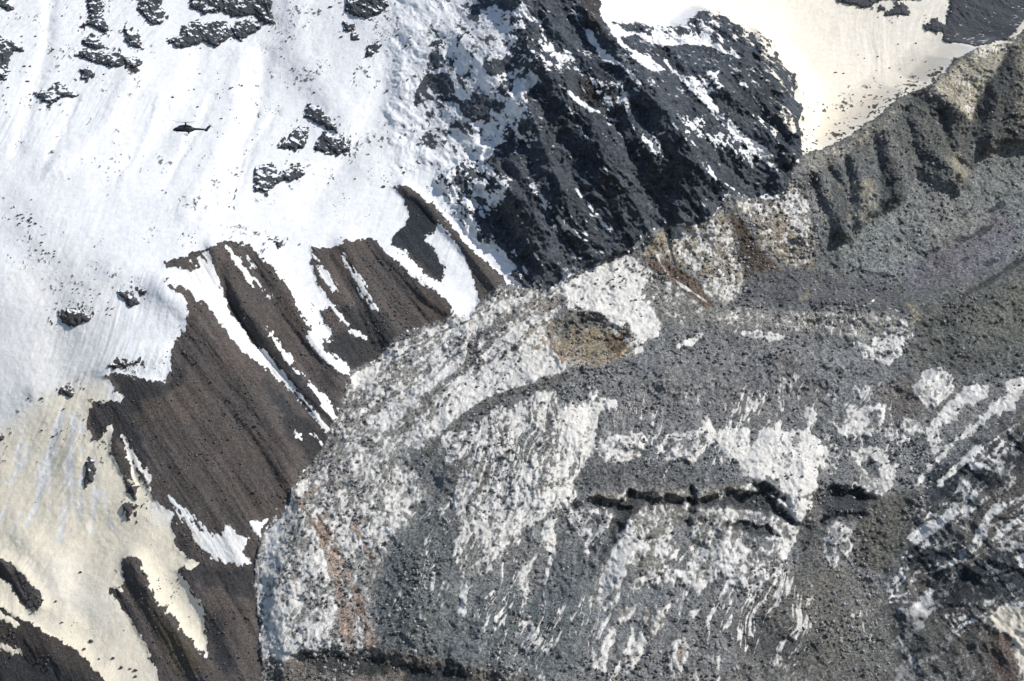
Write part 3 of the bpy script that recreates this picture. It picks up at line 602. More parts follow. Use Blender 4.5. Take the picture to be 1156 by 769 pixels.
for p in [[(964, 252), (972, 230), (968, 210), (980, 200), (990, 215), (986, 235), (975, 248)], [(925, 240), (938, 245), (942, 258), (932, 255)], [(940, 220), (948, 215), (962, 245), (960, 255)], [(1070, 180), (1085, 175), (1095, 190), (1088, 205), (1076, 205)], [(1150, 50), (1160, 50), (1158, 130), (1152, 140)]]:
    paint(p, dens=0.10, colour=(0.185, 0.17, 0.135), soft=6, jag=8, fine=4)
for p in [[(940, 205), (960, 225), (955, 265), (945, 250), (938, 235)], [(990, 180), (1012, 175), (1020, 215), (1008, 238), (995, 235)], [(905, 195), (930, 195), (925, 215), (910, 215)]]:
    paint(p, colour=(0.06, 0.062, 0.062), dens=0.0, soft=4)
paint([(945, 272), (985, 252), (1022, 230), (1036, 195), (1060, 205), (1090, 215), (1115, 168), (1320, 140), (1320, 290), (1156, 285), (1080, 300), (1010, 318), (960, 305)], dens=0.03, colour=LGREY, soft=6)
paint([(1020, 300), (1080, 270), (1130, 240), (1150, 260), (1140, 290), (1090, 320), (1030, 335)], dens=0.04, colour=(0.11, 0.108, 0.12), soft=9, jag=8)
for ln in [[(1132, 229), (1120, 238), (1106, 243)], [(1098, 235), (1086, 245)], [(1112, 257), (1095, 268), (1080, 272)], [(1060, 280), (1045, 286)], [(967, 304), (985, 308), (1004, 312)], [(1092, 291), (1074, 298)], [(1105, 265), (1120, 255)], [(1125, 295), (1112, 299)]]:
    stroke(ln, 4, dens=0.0, colour=(0.04, 0.044, 0.052), jag=3)
paint([(1040, 350), (1100, 324), (1156, 294), (1320, 250), (1320, 350), (1156, 420), (1080, 420), (1030, 412), (1035, 380)], dens=0.03, colour=(0.088, 0.090, 0.086), soft=8, jag=6)
paint([(1110, 345), (1156, 315), (1320, 260), (1320, 330), (1156, 390), (1100, 400)], dens=0.0, colour=(0.10, 0.10, 0.088), soft=10)
stroke([(1156, 292), (1135, 305), (1110, 322), (1085, 335)], 5, dens=0.0, colour=(0.045, 0.045, 0.045))
stroke([(1026, 345), (1033, 358)], 8, dens=0.1, colour=(0.19, 0.17, 0.13), soft=4, jag=4)
# cliffs lower right
for p in [[(1040, 672), (1060, 655), (1080, 640), (1110, 625), (1156, 612), (1260, 590), (1260, 690), (1156, 682), (1100, 683), (1060, 682)], [(1048, 556), (1052, 540), (1080, 527), (1108, 530), (1140, 540), (1130, 556), (1090, 552), (1060, 562)], [(1010, 640), (1030, 620), (1085, 615), (1060, 640), (1020, 645)], [(1120, 515), (1160, 490), (1200, 500), (1150, 530)], [(1105, 500), (1130, 495), (1125, 510)]]:
    paint(p, dens=0.06, colour=(0.038, 0.044, 0.050), soft=6, jag=11, fine=5)
for ln in [[(1028, 606), (1050, 592), (1075, 580), (1100, 572)], [(1025, 660), (1060, 640), (1090, 630)], [(1120, 610), (1156, 580)], [(1090, 560), (1120, 565)], [(1060, 545), (1100, 510), (1150, 480)]]:
    stroke(ln, 3.5, dens=0.85, jag=3)
paint([(1113, 694), (1132, 683), (1156, 683), (1250, 675), (1280, 760), (1250, 800), (1170, 790), (1155, 769), (1147, 741), (1137, 715), (1119, 707)], dens=1.04, dust=0.85, soft=1.5)
paint([(1146, 628), (1160, 622), (1190, 620), (1190, 640), (1150, 641)], dens=1.0, dust=0.3)
paint([(1118, 710), (1138, 718), (1150, 760), (1140, 790), (1120, 760)], dens=0.05, colour=(0.13, 0.1, 0.085), soft=3)
paint([(1067, 695), (1100, 695), (1090, 712), (1080, 718)], dens=0.45, soft=2)

# dust on the left snow field
paint([(-250, 470), (0, 475), (40, 445), (75, 425), (120, 425), (130, 460), (150, 520), (180, 570), (240, 640), (240, 760), (120, 830), (-250, 830)], dust=1.0, soft=16, jag=8)
paint([(-250, 300), (0, 320), (60, 290), (120, 320), (130, 420), (60, 440), (0, 480), (-250, 480)], dust=0.22, soft=30, jag=12)
paint([(30, 640), (80, 620), (120, 670), (130, 720), (90, 700), (60, 670)], dust=0.8, soft=14, jag=8)
TRACKS = [[(72, 458), (60, 490), (40, 540), (14, 600)], [(70, 470), (56, 520), (56, 575)], [(66, 480), (50, 530), (36, 590)], [(30, 470), (20, 510), (6, 550)], [(92, 460), (93, 520), (88, 590)], [(60, 500), (44, 560), (22, 610)],
          [(-20, 500), (-10, 560), (-20, 600)], [(118, 560), (123, 590), (134, 612)], [(76, 520), (74, 570), (66, 612)], [(20, 520), (8, 570), (-6, 600)], [(104, 500), (108, 560), (104, 600)], [(84, 470), (80, 530), (84, 580)], [(46, 470), (34, 500), (24, 530)]]
for k_, ln in enumerate(TRACKS):
    stroke(ln, 0.8 + 1.9 * (k_ % 3), dust=0.25, soft=2.4, jag=4.5, k=0.9)
    w, d = sd_line(ln, 14)
    Y[w] += 0.30 * np.exp(-((d + 3.0 * WARP2[w]) / 2.6) ** 2)
DUST += 0.10 * fbm(X, Z, 60, 3, 5) * (DUST > 0.02) + 0.05 * fbm(X * 3.0 + Z * 0.6, Z * 0.25, 30, 3, 8) * (DUST > 0.3)

OUT = [
    ([(83, 61), (104, 57), (117, 61), (135, 58), (156, 64), (162, 70), (153, 78), (135, 75), (112, 73), (91, 65)], 'long dark rock outcrop below the jagged upright one near the top left corner'),
    ([(97, -25), (114, -25), (115, 15), (125, 34), (120, 39), (107, 31), (91, 29), (100, 20), (98, 5)], 'tall jagged dark rock outcrop reaching the top edge, second from the left'),
    ([(90, 45), (104, 39), (114, 47), (122, 55), (109, 56), (94, 50)], 'small snowy rock patch between the tall jagged outcrop and the long one'),
    ([(138, 31), (156, 36), (161, 55), (146, 52), (140, 42)], 'speckled rock outcrop just above the right end of the long dark one'),
    ([(90, 78), (99, 75), (107, 83), (99, 92), (91, 90)], 'compact dark rock just under the left end of the long outcrop'),
    ([(40, 105), (54, 101), (65, 91), (75, 95), (78, 104), (87, 108), (70, 110), (58, 118), (50, 115)], 'lone pointed dark rock outcrop in clean snow at upper left'),
    ([(156, -25), (180, -25), (182, 8), (186, 14), (182, 26), (169, 28), (163, 18), (156, 10)], 'speckled rock outcrop at the top edge, left of the broad dark rock wall'),
    ([(187, 43), (203, 42), (205, 29), (221, 23), (239, 26), (247, 23), (256, 26), (260, 43), (242, 52), (229, 45), (208, 56), (198, 52)], 'broad dark rock wall above the helicopter with snow filled cracks'),
    ([(261, 31), (281, 23), (294, 32), (273, 46), (263, 44)], 'rounded dark rock at the right end of the broad rock wall'),
    ([(214, -25), (308, -25), (308, 26), (298, 26), (285, 16), (262, 20), (250, 12), (232, 15), (214, 8)], 'large dark rock outcrop cut by the top edge above the broad rock wall'),
    ([(-20, -25), (8, -25), (10, 5), (17, 11), (5, 10), (-20, 8)], 'dark rock tip in the extreme top left corner'),
    ([(-15, 30), (10, 45), (28, 57), (15, 57), (12, 70), (5, 90), (-15, 85)], 'broken speckled rock outcrop at the left edge below the corner'),
    ([(390, -25), (436, -25), (436, 6), (430, 13), (414, 20), (399, 17), (391, 11)], 'snow streaked outcrop at the top edge left of the big rock face'),
    ([(388, 25), (401, 25), (400, 34), (390, 34)], 'upper of two small square rocks left of the big rock face'),
    ([(396, 36), (405, 38), (404, 47), (396, 45)], 'lower of two small square rocks left of the big rock face'),
    ([(414, 52), (427, 44), (430, 52), (422, 62), (412, 65)], 'striped half buried rock right below the two small square rocks'),
    ([(347, 117), (362, 120), (376, 140), (383, 151), (373, 146), (352, 135), (344, 132)], 'uppermost dark rock of the triangular cluster right of the helicopter'),
    ([(329, 146), (339, 140), (349, 148), (347, 161), (334, 169), (316, 166), (326, 156)], 'left rock of the triangular cluster right of the helicopter'),
    ([(357, 156), (368, 148), (383, 153), (396, 169), (386, 174), (370, 173), (356, 166)], 'right rock of the triangular cluster, sloping down to a point'),
    ([(285, 200), (290, 190), (300, 183), (310, 186), (313, 195), (322, 194), (330, 186), (340, 188), (346, 198), (330, 204), (312, 208), (300, 217), (288, 214)], 'wide dark rock outcrop below the triangular cluster with a snow notch on top'),
    ([(65, 351), (86, 350), (102, 359), (86, 369), (68, 362)], 'dark rock patch alone on the left snow, left of the scree tip'),
    ([(130, 328), (146, 329), (158, 343), (148, 347), (140, 338)], 'thin slanting rock patch close to the upper tip of the scree slope'),
    ([(156, 327), (165, 327), (164, 332), (157, 332)], 'tiny rock right beside the thin slanting rock patch'),
    ([(66, 441), (73, 435), (78, 441), (91, 444), (78, 448)], 'small crooked rock where the snow turns cream coloured'),
    ([(-12, 487), (5, 492), (4, 497), (-12, 496)], 'small dark rock cut by the left edge on cream snow'),
    ([(100, 515), (107, 520), (104, 543), (95, 551), (97, 525)], 'narrow upright rock on cream snow left of the scree slope'),
    ([(137, 569), (149, 569), (151, 583), (143, 587)], 'small dark rock on cream snow below the left edge of the scree'),
    ([(304, 270), (318, 272), (317, 280), (310, 275)], 'small rock on the snow crest between two brown scree slopes'),
    ([(122, 413), (140, 410), (155, 408), (142, 415)], 'thin flat rock line on the snow above the scree corner'),
    ([(1043, 29), (1055, 22), (1068, 28), (1070, 5), (1082, -25), (1240, -25), (1200, 0), (1160, 18), (1140, 42), (1125, 48), (1101, 53), (1082, 49), (1064, 47), (1066, 38), (1045, 34)], 'large dark rock outcrop in the top right corner above the moraine'),
    ([(940, -25), (1060, -25), (1040, 0), (1015, -2), (994, 1), (978, 8), (960, 5), (944, 0)], 'dark rock strip along the top edge of the right snow bowl'),
    ([(990, 8), (1000, 6), (1000, 12), (992, 12)], 'small round rock just below the strip along the top edge'),
    ([(1015, 5), (1027, 7), (1026, 17), (1016, 18), (998, 17), (1000, 14)], 'small scattered rock patch in snow left of the corner outcrop'),
    ([(150, 545), (156, 550), (154, 566), (148, 560)], 'short dark rock sliver hugging the torn left edge of the scree'),
]
for pix, lab in OUT:
    paint(pix, dens=0.62, soft=8, jag=11, fine=5)
    paint([(x_ + 3, y_ + 8) for x_, y_ in pix], dens=0.93, soft=8, jag=9, k=0.6)
for pg, dn in [([(300, -20), (440, -20), (470, 60), (440, 130), (420, 200), (350, 220), (300, 160), (290, 60)], 0.955), ([(0, -20), (170, -20), (160, 90), (60, 120), (0, 130)], 0.96), ([(440, 150), (500, 170), (520, 240), (460, 215)], 0.94), ([(0, 225), (60, 230), (70, 300), (20, 300)], 0.95), ([(60, 310), (130, 310), (165, 350), (120, 370), (60, 365)], 0.955),
               ([(95, 440), (150, 430), (170, 540), (220, 620), (160, 600), (120, 520), (80, 480)], 0.93), ([(165, 250), (250, 255), (330, 270), (300, 285), (180, 300)], 0.965), ([(60, 130), (160, 150), (280, 170), (260, 240), (150, 215), (60, 190)], 0.975)]:
    w, m = mask(pg, 14, 8, 3)
    D[w] = np.where(D[w] > 0.98, D[w] * (1 - m) + dn * m, D[w])
# scattered grit on the snow below the rocks
grit = fbm(X, Z, 90, 3, 6)
snowy = (wR + wS + wG) < 0.3
D[:] = np.where(snowy & (D > 1.0), D - 0.083 - 0.022 * np.clip(grit - 0.15, 0, 1), D)

G *= (1 + 0.50 * wG)[..., None]
G[..., 2] *= 1 - 0.02 * wG
_c, _s = math.cos(math.radians(-112)), math.sin(math.radians(-112))
_wx = X + 14 * fbm(X, Z, 55, 3, 2); _wz = Z + 14 * fbm(X, Z, 55, 3, 8)
flow = uniform(np.abs(fbm((_wx * _c + _wz * _s) * 0.16, -_wx * _s + _wz * _c, 17, 4, 6, 0.7)))
area = np.zeros_like(D)
for pg in [[(560, 600), (700, 560), (900, 560), (1000, 640), (1000, 800), (640, 830), (540, 700)], [(640, 440), (760, 430), (1000, 430), (1040, 500), (980, 560), (660, 560)], [(400, 560), (470, 480), (520, 520), (520, 640), (440, 720), (400, 700)]]:
    w, m = mask(pg, 30, 10, 4)
    area[w] = np.maximum(area[w], m)
amp = 0.75 * area * np.clip(0.45 + 1.3 * fbm(X, Z, 80, 3, 7), 0, 1.3) * (D < 0.4) * (wG > 0.3)
D += amp * sstep(0.30, 0.04, flow)
D -= 0.22 * sstep(0.3, 0.6, D) * wG * sstep(0.72, 0.95, flow) * (D < 0.95)
# ------------------------------------------------------------------ noise that breaks the cover up
cr, sr = math.cos(math.radians(-52)), math.sin(math.radians(-52))
along = X * cr + Z * sr; across = -X * sr + Z * cr
caA, saA = math.cos(math.radians(38)), math.sin(math.radians(38))
alA = X * caA + Z * saA; acA = -X * saA + Z * caA
caB, saB = math.cos(math.radians(-104)), math.sin(math.radians(-104))
alB = X * caB + Z * saB; acB = -X * saB + Z * caB
wob = 6 * fbm(X, Z, 30, 2, 12)
vx = X + 7 * fbm(X, Z, 22, 3, 2); vz = Z + 7 * fbm(X, Z, 22, 3, 8)
u_iso = uniform(np.abs(fbm(vx, vz * 0.8, 8.0, 3, 1, 0.7)) + 0.12 * fbm(X, Z, 3, 2, 3))
u_fine = uniform(fbm(X, Z, 2.7, 2, 14, 0.9))
u_r = uniform(fbm(along * 0.4, across + wob * 0.5, 6, 4, 2, 0.8) * 0.6 + 0.5 * fbm(X, Z, 16, 4, 10, 0.8) + 0.25 * fbm(X, Z, 3, 2, 5))
u_A = uniform(fbm(alA * 0.14, acA + 1.6 * wob, 10.0, 4, 4, 0.8) * 0.8 + 0.5 * fbm(X, Z, 3.2, 2, 13, 0.9))
u_B = uniform(np.abs(fbm(alB * 0.17, acB + 1.6 * wob, 8, 4, 7, 0.75)) * 1.1 + 0.45 * fbm(X, Z, 3.2, 2, 13, 0.9))
u_patch = uniform(fbm(X + 4 * WARP, Z, 26, 5, 12, 0.72))
iso = 0.44 * u_iso + 0.24 * u_fine + 0.32 * u_patch
u_s = uniform(fbm(along * 0.10, across + 0.5 * wob, 6, 4, 2, 0.85) + 0.3 * fbm(X, Z, 3, 2, 5))
wi = np.clip(1 - sA - sB - sR, 0, 1)
wSS = np.clip(wS, 0, 1)
U = uniform(wi * iso + sA * u_A + sB * u_B + sR * (u_r * (1 - wSS) + u_s * wSS))

# ------------------------------------------------------------------ relief of each kind of ground
rid = fbm(along * 0.5, across + wob, 34, 5, 2, 0.55, ridged=True)
wx = X + 9 * fbm(X, Z, 40, 3, 4); wz = Z + 9 * fbm(X, Z, 40, 3, 9)
walong = wx * cr + wz * sr; wacross = -wx * sr + wz * cr


def sharp(x, y, size, seed, gain=0.55, octs=5):
    n = fbm(x, y, size, octs, seed, gain, ridged=True)
    return 1 - np.abs(n)


rock_h = 13 * fbm(walong * 0.45, wacross, 46, 5, 5, 0.52, ridged=True) + 5.5 * fbm(walong * 0.3, wacross, 19, 4, 2, 0.6, ridged=True) + 11 * fbm(wx, wz, 30, 5, 6, 0.58, ridged=True) + 1.5 * fbm(X, Z, 3.2, 2, 4, 0.8)
scree_h = 3.4 * fbm(along * 0.07, across + 0.3 * wob, 24, 5, 6, 0.62, ridged=True) + 0.55 * fbm(along * 0.25, across, 3, 3, 7, 0.8) + 0.45 * fbm(X, Z, 2.6, 2, 8, 0.9)
glac_h = 9.0 * fbm(X, Z, 70, 4, 5, 0.55) + 4.2 * fbm(vx, vz, 19, 4, 9, 0.65, ridged=True) + 1.9 * fbm(X, Z, 3.6, 2, 11, 0.9) + 3.4 * sA * fbm(alA * 0.16, acA + wob, 16, 4, 6, 0.65) + 3.0 * sB * fbm(alB * 0.2, acB + wob, 9, 4, 3, 0.65)
bend = 45 * fbm(X, Z, 160, 2, 6)
snow_h = 7 * fbm(X, Z, 110, 3, 13) + 1.5 * np.clip(0.4 + 1.3 * fbm(X, Z, 120, 2, 4), 0.05, 1.2) * fbm(X - Z * 0.35 + bend, Z * 0.12 + 0.1 * X, 15, 4, 2, 0.7) + 0.22 * fbm(X, Z, 3, 2, 1, 0.9) + 0.7 * fbm(X, Z, 13, 4, 8, 0.7)
wN = np.clip(1 - wR - wS - wG, 0, 1)
lift = wR * rock_h + wS * scree_h + wG * glac_h + wN * snow_h
snow_amt = sstep(-0.10, 0.10, D - U)
lift += (1 - snow_amt) * wN * 0.8 + 0.6 * snow_amt * (1 - wN)
Y_smooth = Y.copy()
Y = (Y - lift).astype(np.float32)
# snow holds on ledges of the rock that face up
dz = np.gradient(Y, axis=0)
ledge = np.clip((dz - 1.4) * 0.09, -0.05, 0.17) * (D > 0.05)
chute = np.abs(fbm(walong * 0.13, wacross, 34, 4, 3, 0.6))
ledge = ledge + 0.55 * sstep(0.045, 0.0, chute) * (D > 0.04) * np.clip(0.3 + 1.5 * fbm(X, Z, 60, 3, 1), 0, 1)
Df = D + wR * ledge
crisp = 3.4 * (1 - wG) + 1.9 * wG
Df = Df + wG * 0.16 * sstep(0.22, 0.6, D)
crisp = np.where(REG == 9, 1.8, crisp)
SNOW = np.clip(0.5 * np.clip(D * 7, 0, 1) + (Df - U) * crisp, 0, 1).astype(np.float32)
SNOW = np.where(Df > 0.99, 1.0, SNOW); SNOW = np.where(Df <= 0.012, 0.0, SNOW)
# colour variety of the bare ground (real differences of stone, in patches)
var = 1 + 0.30 * fbm(X, Z, 30, 5, 15, 0.7) + wR * (0.6 * fbm(along * 0.35, across + wob, 22, 6, 3, 0.8)) + wG * 0.30 * fbm(X, Z, 5, 3, 2, 0.8) + wS * 0.28 * fbm(along * 0.08, across, 6, 3, 9, 0.7)
warm = 0.06 * fbm(X, Z, 50, 3, 7)
G *= np.clip(var, 0.25, 2.2)[..., None]
G[..., 0] *= 1 + warm; G[..., 2] *= 1 - warm

# ------------------------------------------------------------------ materials
def ground_material(name, stone=0.55, lump=2.2, soft=0.14, dirt=0.0, grain=0.34):
    m = bpy.data.materials.new(name)
    m.use_nodes = True
    t = m.node_tree; N = t.nodes; L = t.links
    for n in list(N):
        N.remove(n)
    out = N.new('ShaderNodeOutputMaterial'); bs = N.new('ShaderNodeBsdfPrincipled')
    L.new(bs.outputs[0], out.inputs[0])
    geo = N.new('ShaderNodeNewGeometry')
    ga = N.new('ShaderNodeAttribute'); ga.attribute_name = 'stone_colour'
    sa = N.new('ShaderNodeAttribute'); sa.attribute_name = 'snow'
    da = N.new('ShaderNodeAttribute'); da.attribute_name = 'dust'

    def noise(scale, det, rough=0.6, kind='n'):
        if kind == 'n':
            x = N.new('ShaderNodeTexNoise'); x.inputs['Scale'].default_value = scale; x.inputs['Detail'].default_value = det; x.inputs['Roughness'].default_value = rough
        else:
            x = N.new('ShaderNodeTexVoronoi'); x.inputs['Scale'].default_value = scale
        L.new(geo.outputs['Position'], x.inputs['Vector'])
        return x

    def math_(op, a, b=None, clamp=False):
        x = N.new('ShaderNodeMath'); x.operation = op; x.use_clamp = clamp
        for i, v in enumerate((a, b)):
            if v is None:
                continue
            if isinstance(v, (int, float)):
                x.inputs[i].default_value = v
            else:
                L.new(v, x.inputs[i])
        return x.outputs[0]

    def ramp(src, a, b, c, d):
        x = N.new('ShaderNodeMapRange'); x.inputs[1].default_value = a; x.inputs[2].default_value = b; x.inputs[3].default_value = c; x.inputs[4].default_value = d
        L.new(src, x.inputs[0]); return x.outputs[0]

    fine = noise(0.55, 4, 0.75)
    cell = noise(1.0 / lump, 0, kind='v')
    sep = N.new('ShaderNodeSeparateColor'); L.new(cell.outputs['Color'], sep.inputs[0])
    f1 = ramp(fine.outputs['Fac'], 0.3, 0.7, 1 - stone, 1 + stone)
    f2 = ramp(sep.outputs[0], 0.0, 1.0, 1 - stone * 0.75, 1 + stone * 0.9)
    f = math_('MULTIPLY', f1, f2)
    mul = N.new('ShaderNodeVectorMath'); mul.operation = 'SCALE'
    L.new(ga.outputs['Color'], mul.inputs[0]); L.new(f, mul.inputs['Scale'])
    # snow
    sn = noise(0.8, 4, 0.8)
    e1 = ramp(sn.outputs['Fac'], 0.25, 0.75, -grain, grain)
    e2 = math_('MULTIPLY', e1, math_('MULTIPLY', sa.outputs['Fac'], 3.0, True))
    s1 = math_('ADD', sa.outputs['Fac'], e2)
    s2 = ramp(s1, 0.5 - soft, 0.5 + soft, 0.0, 1.0)
    mixd = N.new('ShaderNodeMix'); mixd.data_type = 'RGBA'
    mixd.inputs['A'].default_value = (0.85, 0.85, 0.86, 1); mixd.inputs['B'].default_value = (0.86, 0.775, 0.62, 1)
    L.new(da.outputs['Fac'], mixd.inputs['Factor'])
    fade = noise(0.12, 5, 0.65)
    g1 = ramp(fade.outputs['Fac'], 0.3, 0.7, 0.86 - dirt, 1.02 - dirt * 0.35)
    sc = N.new('ShaderNodeVectorMath'); sc.operation = 'SCALE'
    L.new(mixd.outputs['Result'], sc.inputs[0]); L.new(g1, sc.inputs['Scale'])
    mix = N.new('ShaderNodeMix'); mix.data_type = 'RGBA'
    L.new(s2, mix.inputs['Factor']); L.new(mul.outputs[0], mix.inputs['A']); L.new(sc.outputs[0], mix.inputs['B'])
    L.new(mix.outputs['Result'], bs.inputs['Base Color'])
    bs.inputs['Roughness'].default_value = 0.85
    bs.inputs['Specular IOR Level'].default_value = 0.25
    # bump: stones weigh more than snow
    h1 = math_('MULTIPLY', fine.outputs['Fac'], ramp(s2, 0, 1, 2.6, 0.5))
    h2 = math_('MULTIPLY', sep.outputs[1], ramp(s2, 0, 1, 0.9, 0.05))
    h = math_('ADD', h1, h2)
    bp = N.new('ShaderNodeBump'); bp.inputs['Strength'].default_value = 0.9; bp.inputs['Distance'].default_value = 1.0
    L.new(h, bp.inputs['Height']); L.new(bp.outputs[0], bs.inputs['Normal'])
    return m


M_SNOW = ground_material('mountain_snow', 0.45, 2.5)
M_ROCK = ground_material('dark_rock', 0.5, 3.2, 0.22, 0.1)
M_SCREE = ground_material('brown_scree', 0.32, 2.0)
M_ICE = ground_material('debris_ice', 0.62, 2.2, 0.36, 0.25, 0.5)
M_MORA = ground_material('grey_debris', 0.55, 2.4, 0.3, 0.15, 0.45)

# ------------------------------------------------------------------ build the grounds, each a mesh of its own with common borders
PTS = np.stack([X, Y, Z], -1).astype(np.float32)


def ground(name, idx, mat):
    a = REG[:-1, :-1]
    r, c = np.nonzero(np.isin(a, idx))
    v00 = r * NX + c
    quads = np.stack([v00, v00 + 1, v00 + NX + 1, v00 + NX], 1)
    used, inv = np.unique(quads.ravel(), return_inverse=True)
    me = bpy.data.meshes.new(name)
    nf = len(r)
    me.vertices.add(len(used)); me.vertices.foreach_set('co', PTS.reshape(-1, 3)[used].ravel())
    me.loops.add(nf * 4); me.loops.foreach_set('vertex_index', inv.astype(np.int32).ravel())
    me.polygons.add(nf)
    me.polygons.foreach_set('loop_start', (np.arange(nf) * 4).astype(np.int32))
    me.polygons.foreach_set('loop_total', np.full(nf, 4, np.int32))
    me.polygons.foreach_set('use_smooth', np.ones(nf, bool))
    me.update(calc_edges=True)
    at_ = me.attributes.new('stone_colour', 'FLOAT_COLOR', 'POINT')
    rgba = np.ones((len(used), 4), np.float32); rgba[:, :3] = G.reshape(-1, 3)[used]
    at_.data.foreach_set('color', rgba.ravel())
    for nm, f in (('snow', SNOW), ('dust', DUST)):
        q = me.attributes.new(nm, 'FLOAT', 'POINT'); q.data.foreach_set('value', np.clip(f.ravel()[used], 0, 1).astype(np.float32))
    me.materials.append(mat)
    o = bpy.data.objects.new(name, me); COL.objects.link(o)
    o['kind'] = 'structure'
    return o


ground('snowfield', [0], M_SNOW)
ground('snow_bowl', [1], M_SNOW)
ground('rock_face', [2], M_ROCK)
ground('scree_slope', [3, 4, 5], M_SCREE)
ground('rocky_hillside', [6], M_SCREE)
ground('glacier', [7], M_ICE)
ground('moraine', [8], M_MORA)
ground('cliff', [9], M_ICE)

# ------------------------------------------------------------------ rock outcrops standing out of the snow
def simple_rock_mat(name, col, lo=1.45):
    m = bpy.data.materials.new(name); m.use_nodes = True
    t = m.node_tree; N = t.nodes; L = t.links
    bs = N['Principled BSDF']
    tc = N.new('ShaderNodeNewGeometry')
    no = N.new('ShaderNodeTexNoise'); no.inputs['Scale'].default_value = 0.45; no.inputs['Detail'].default_value = 5; no.inputs['Roughness'].default_value = 0.7
    L.new(tc.outputs['Position'], no.inputs['Vector'])
    mr = N.new('ShaderNodeMapRange'); mr.inputs[1].default_value = 0.3; mr.inputs[2].default_value = 0.7; mr.inputs[3].default_value = 0.45; mr.inputs[4].default_value = 1.7
    L.new(no.outputs['Fac'], mr.inputs[0])
    vm = N.new('ShaderNodeVectorMath'); vm.operation = 'SCALE'; vm.inputs[0].default_value = col
    L.new(mr.outputs[0], vm.inputs['Scale'])
    # snow lying on ledges: where the stone faces up
    nz = N.new('ShaderNodeSeparateXYZ'); L.new(tc.outputs['Normal'], nz.inputs[0])
    n2 = N.new('ShaderNodeTexNoise'); n2.inputs['Scale'].default_value = 0.13; n2.inputs['Detail'].default_value = 4
    L.new(tc.outputs['Position'], n2.inputs['Vector'])
    ad = N.new('ShaderNodeMath'); ad.operation = 'MULTIPLY_ADD'; L.new(n2.outputs['Fac'], ad.inputs[0]); ad.inputs[1].default_value = 1.3; L.new(nz.outputs['Z'], ad.inputs[2])
    ss = N.new('ShaderNodeMapRange'); ss.inputs[1].default_value = lo; ss.inputs[2].default_value = lo + 0.08; L.new(ad.outputs[0], ss.inputs[0])
    mx = N.new('ShaderNodeMix'); mx.data_type = 'RGBA'; L.new(ss.outputs[0], mx.inputs['Factor']); L.new(vm.outputs[0], mx.inputs['A']); mx.inputs['B'].default_value = (0.8, 0.82, 0.85, 1)
    L.new(mx.outputs['Result'], bs.inputs['Base Color'])
    bs.inputs['Roughness'].default_value = 0.9
    bp = N.new('ShaderNodeBump'); bp.inputs['Distance'].default_value = 0.8; L.new(no.outputs['Fac'], bp.inputs['Height']); L.new(bp.outputs[0], bs.inputs['Normal'])
    return m


M_OUT = simple_rock_mat('outcrop_rock', (0.045, 0.05, 0.058))
M_OUTC = simple_rock_mat('corner_outcrop_rock', (0.055, 0.06, 0.066), 1.72)
M_OUTB = simple_rock_mat('brown_outcrop_rock', (0.06, 0.055, 0.055))
M_BOULD = bpy.data.materials.new('boulder_rock'); M_BOULD.use_nodes = True
_b = M_BOULD.node_tree.nodes['Principled BSDF']; _b.inputs['Roughness'].default_value = 0.9
_n = M_BOULD.node_tree.nodes.new('ShaderNodeTexNoise'); _n.inputs['Scale'].default_value = 0.8
_g = M_BOULD.node_tree.nodes.new('ShaderNodeNewGeometry'); M_BOULD.node_tree.links.new(_g.outputs['Position'], _n.inputs['Vector'])
_r = M_BOULD.node_tree.nodes.new('ShaderNodeValToRGB'); _r.color_ramp.elements[0].color = (0.035, 0.038, 0.042, 1); _r.color_ramp.elements[1].color = (0.10, 0.098, 0.095, 1)
M_BOULD.node_tree.links.new(_n.outputs['Fac'], _r.inputs[0]); M_BOULD.node_tree.links.new(_r.outputs[0], _b.inputs['Base Color'])


def sample(arr, x, z):
    ci = np.clip((x - xs[0]) / STEP, 0, NX - 1.001); ri = np.clip((z - zs[0]) / STEP, 0, NZ - 1.001)
    c0 = ci.astype(int); r0 = ri.astype(int); fc = ci - c0; fr = ri - r0
    return arr[r0, c0] * (1 - fr) * (1 - fc) + arr[r0, c0 + 1] * (1 - fr) * fc + arr[r0 + 1, c0] * fr * (1 - fc) + arr[r0 + 1, c0 + 1] * fr * fc


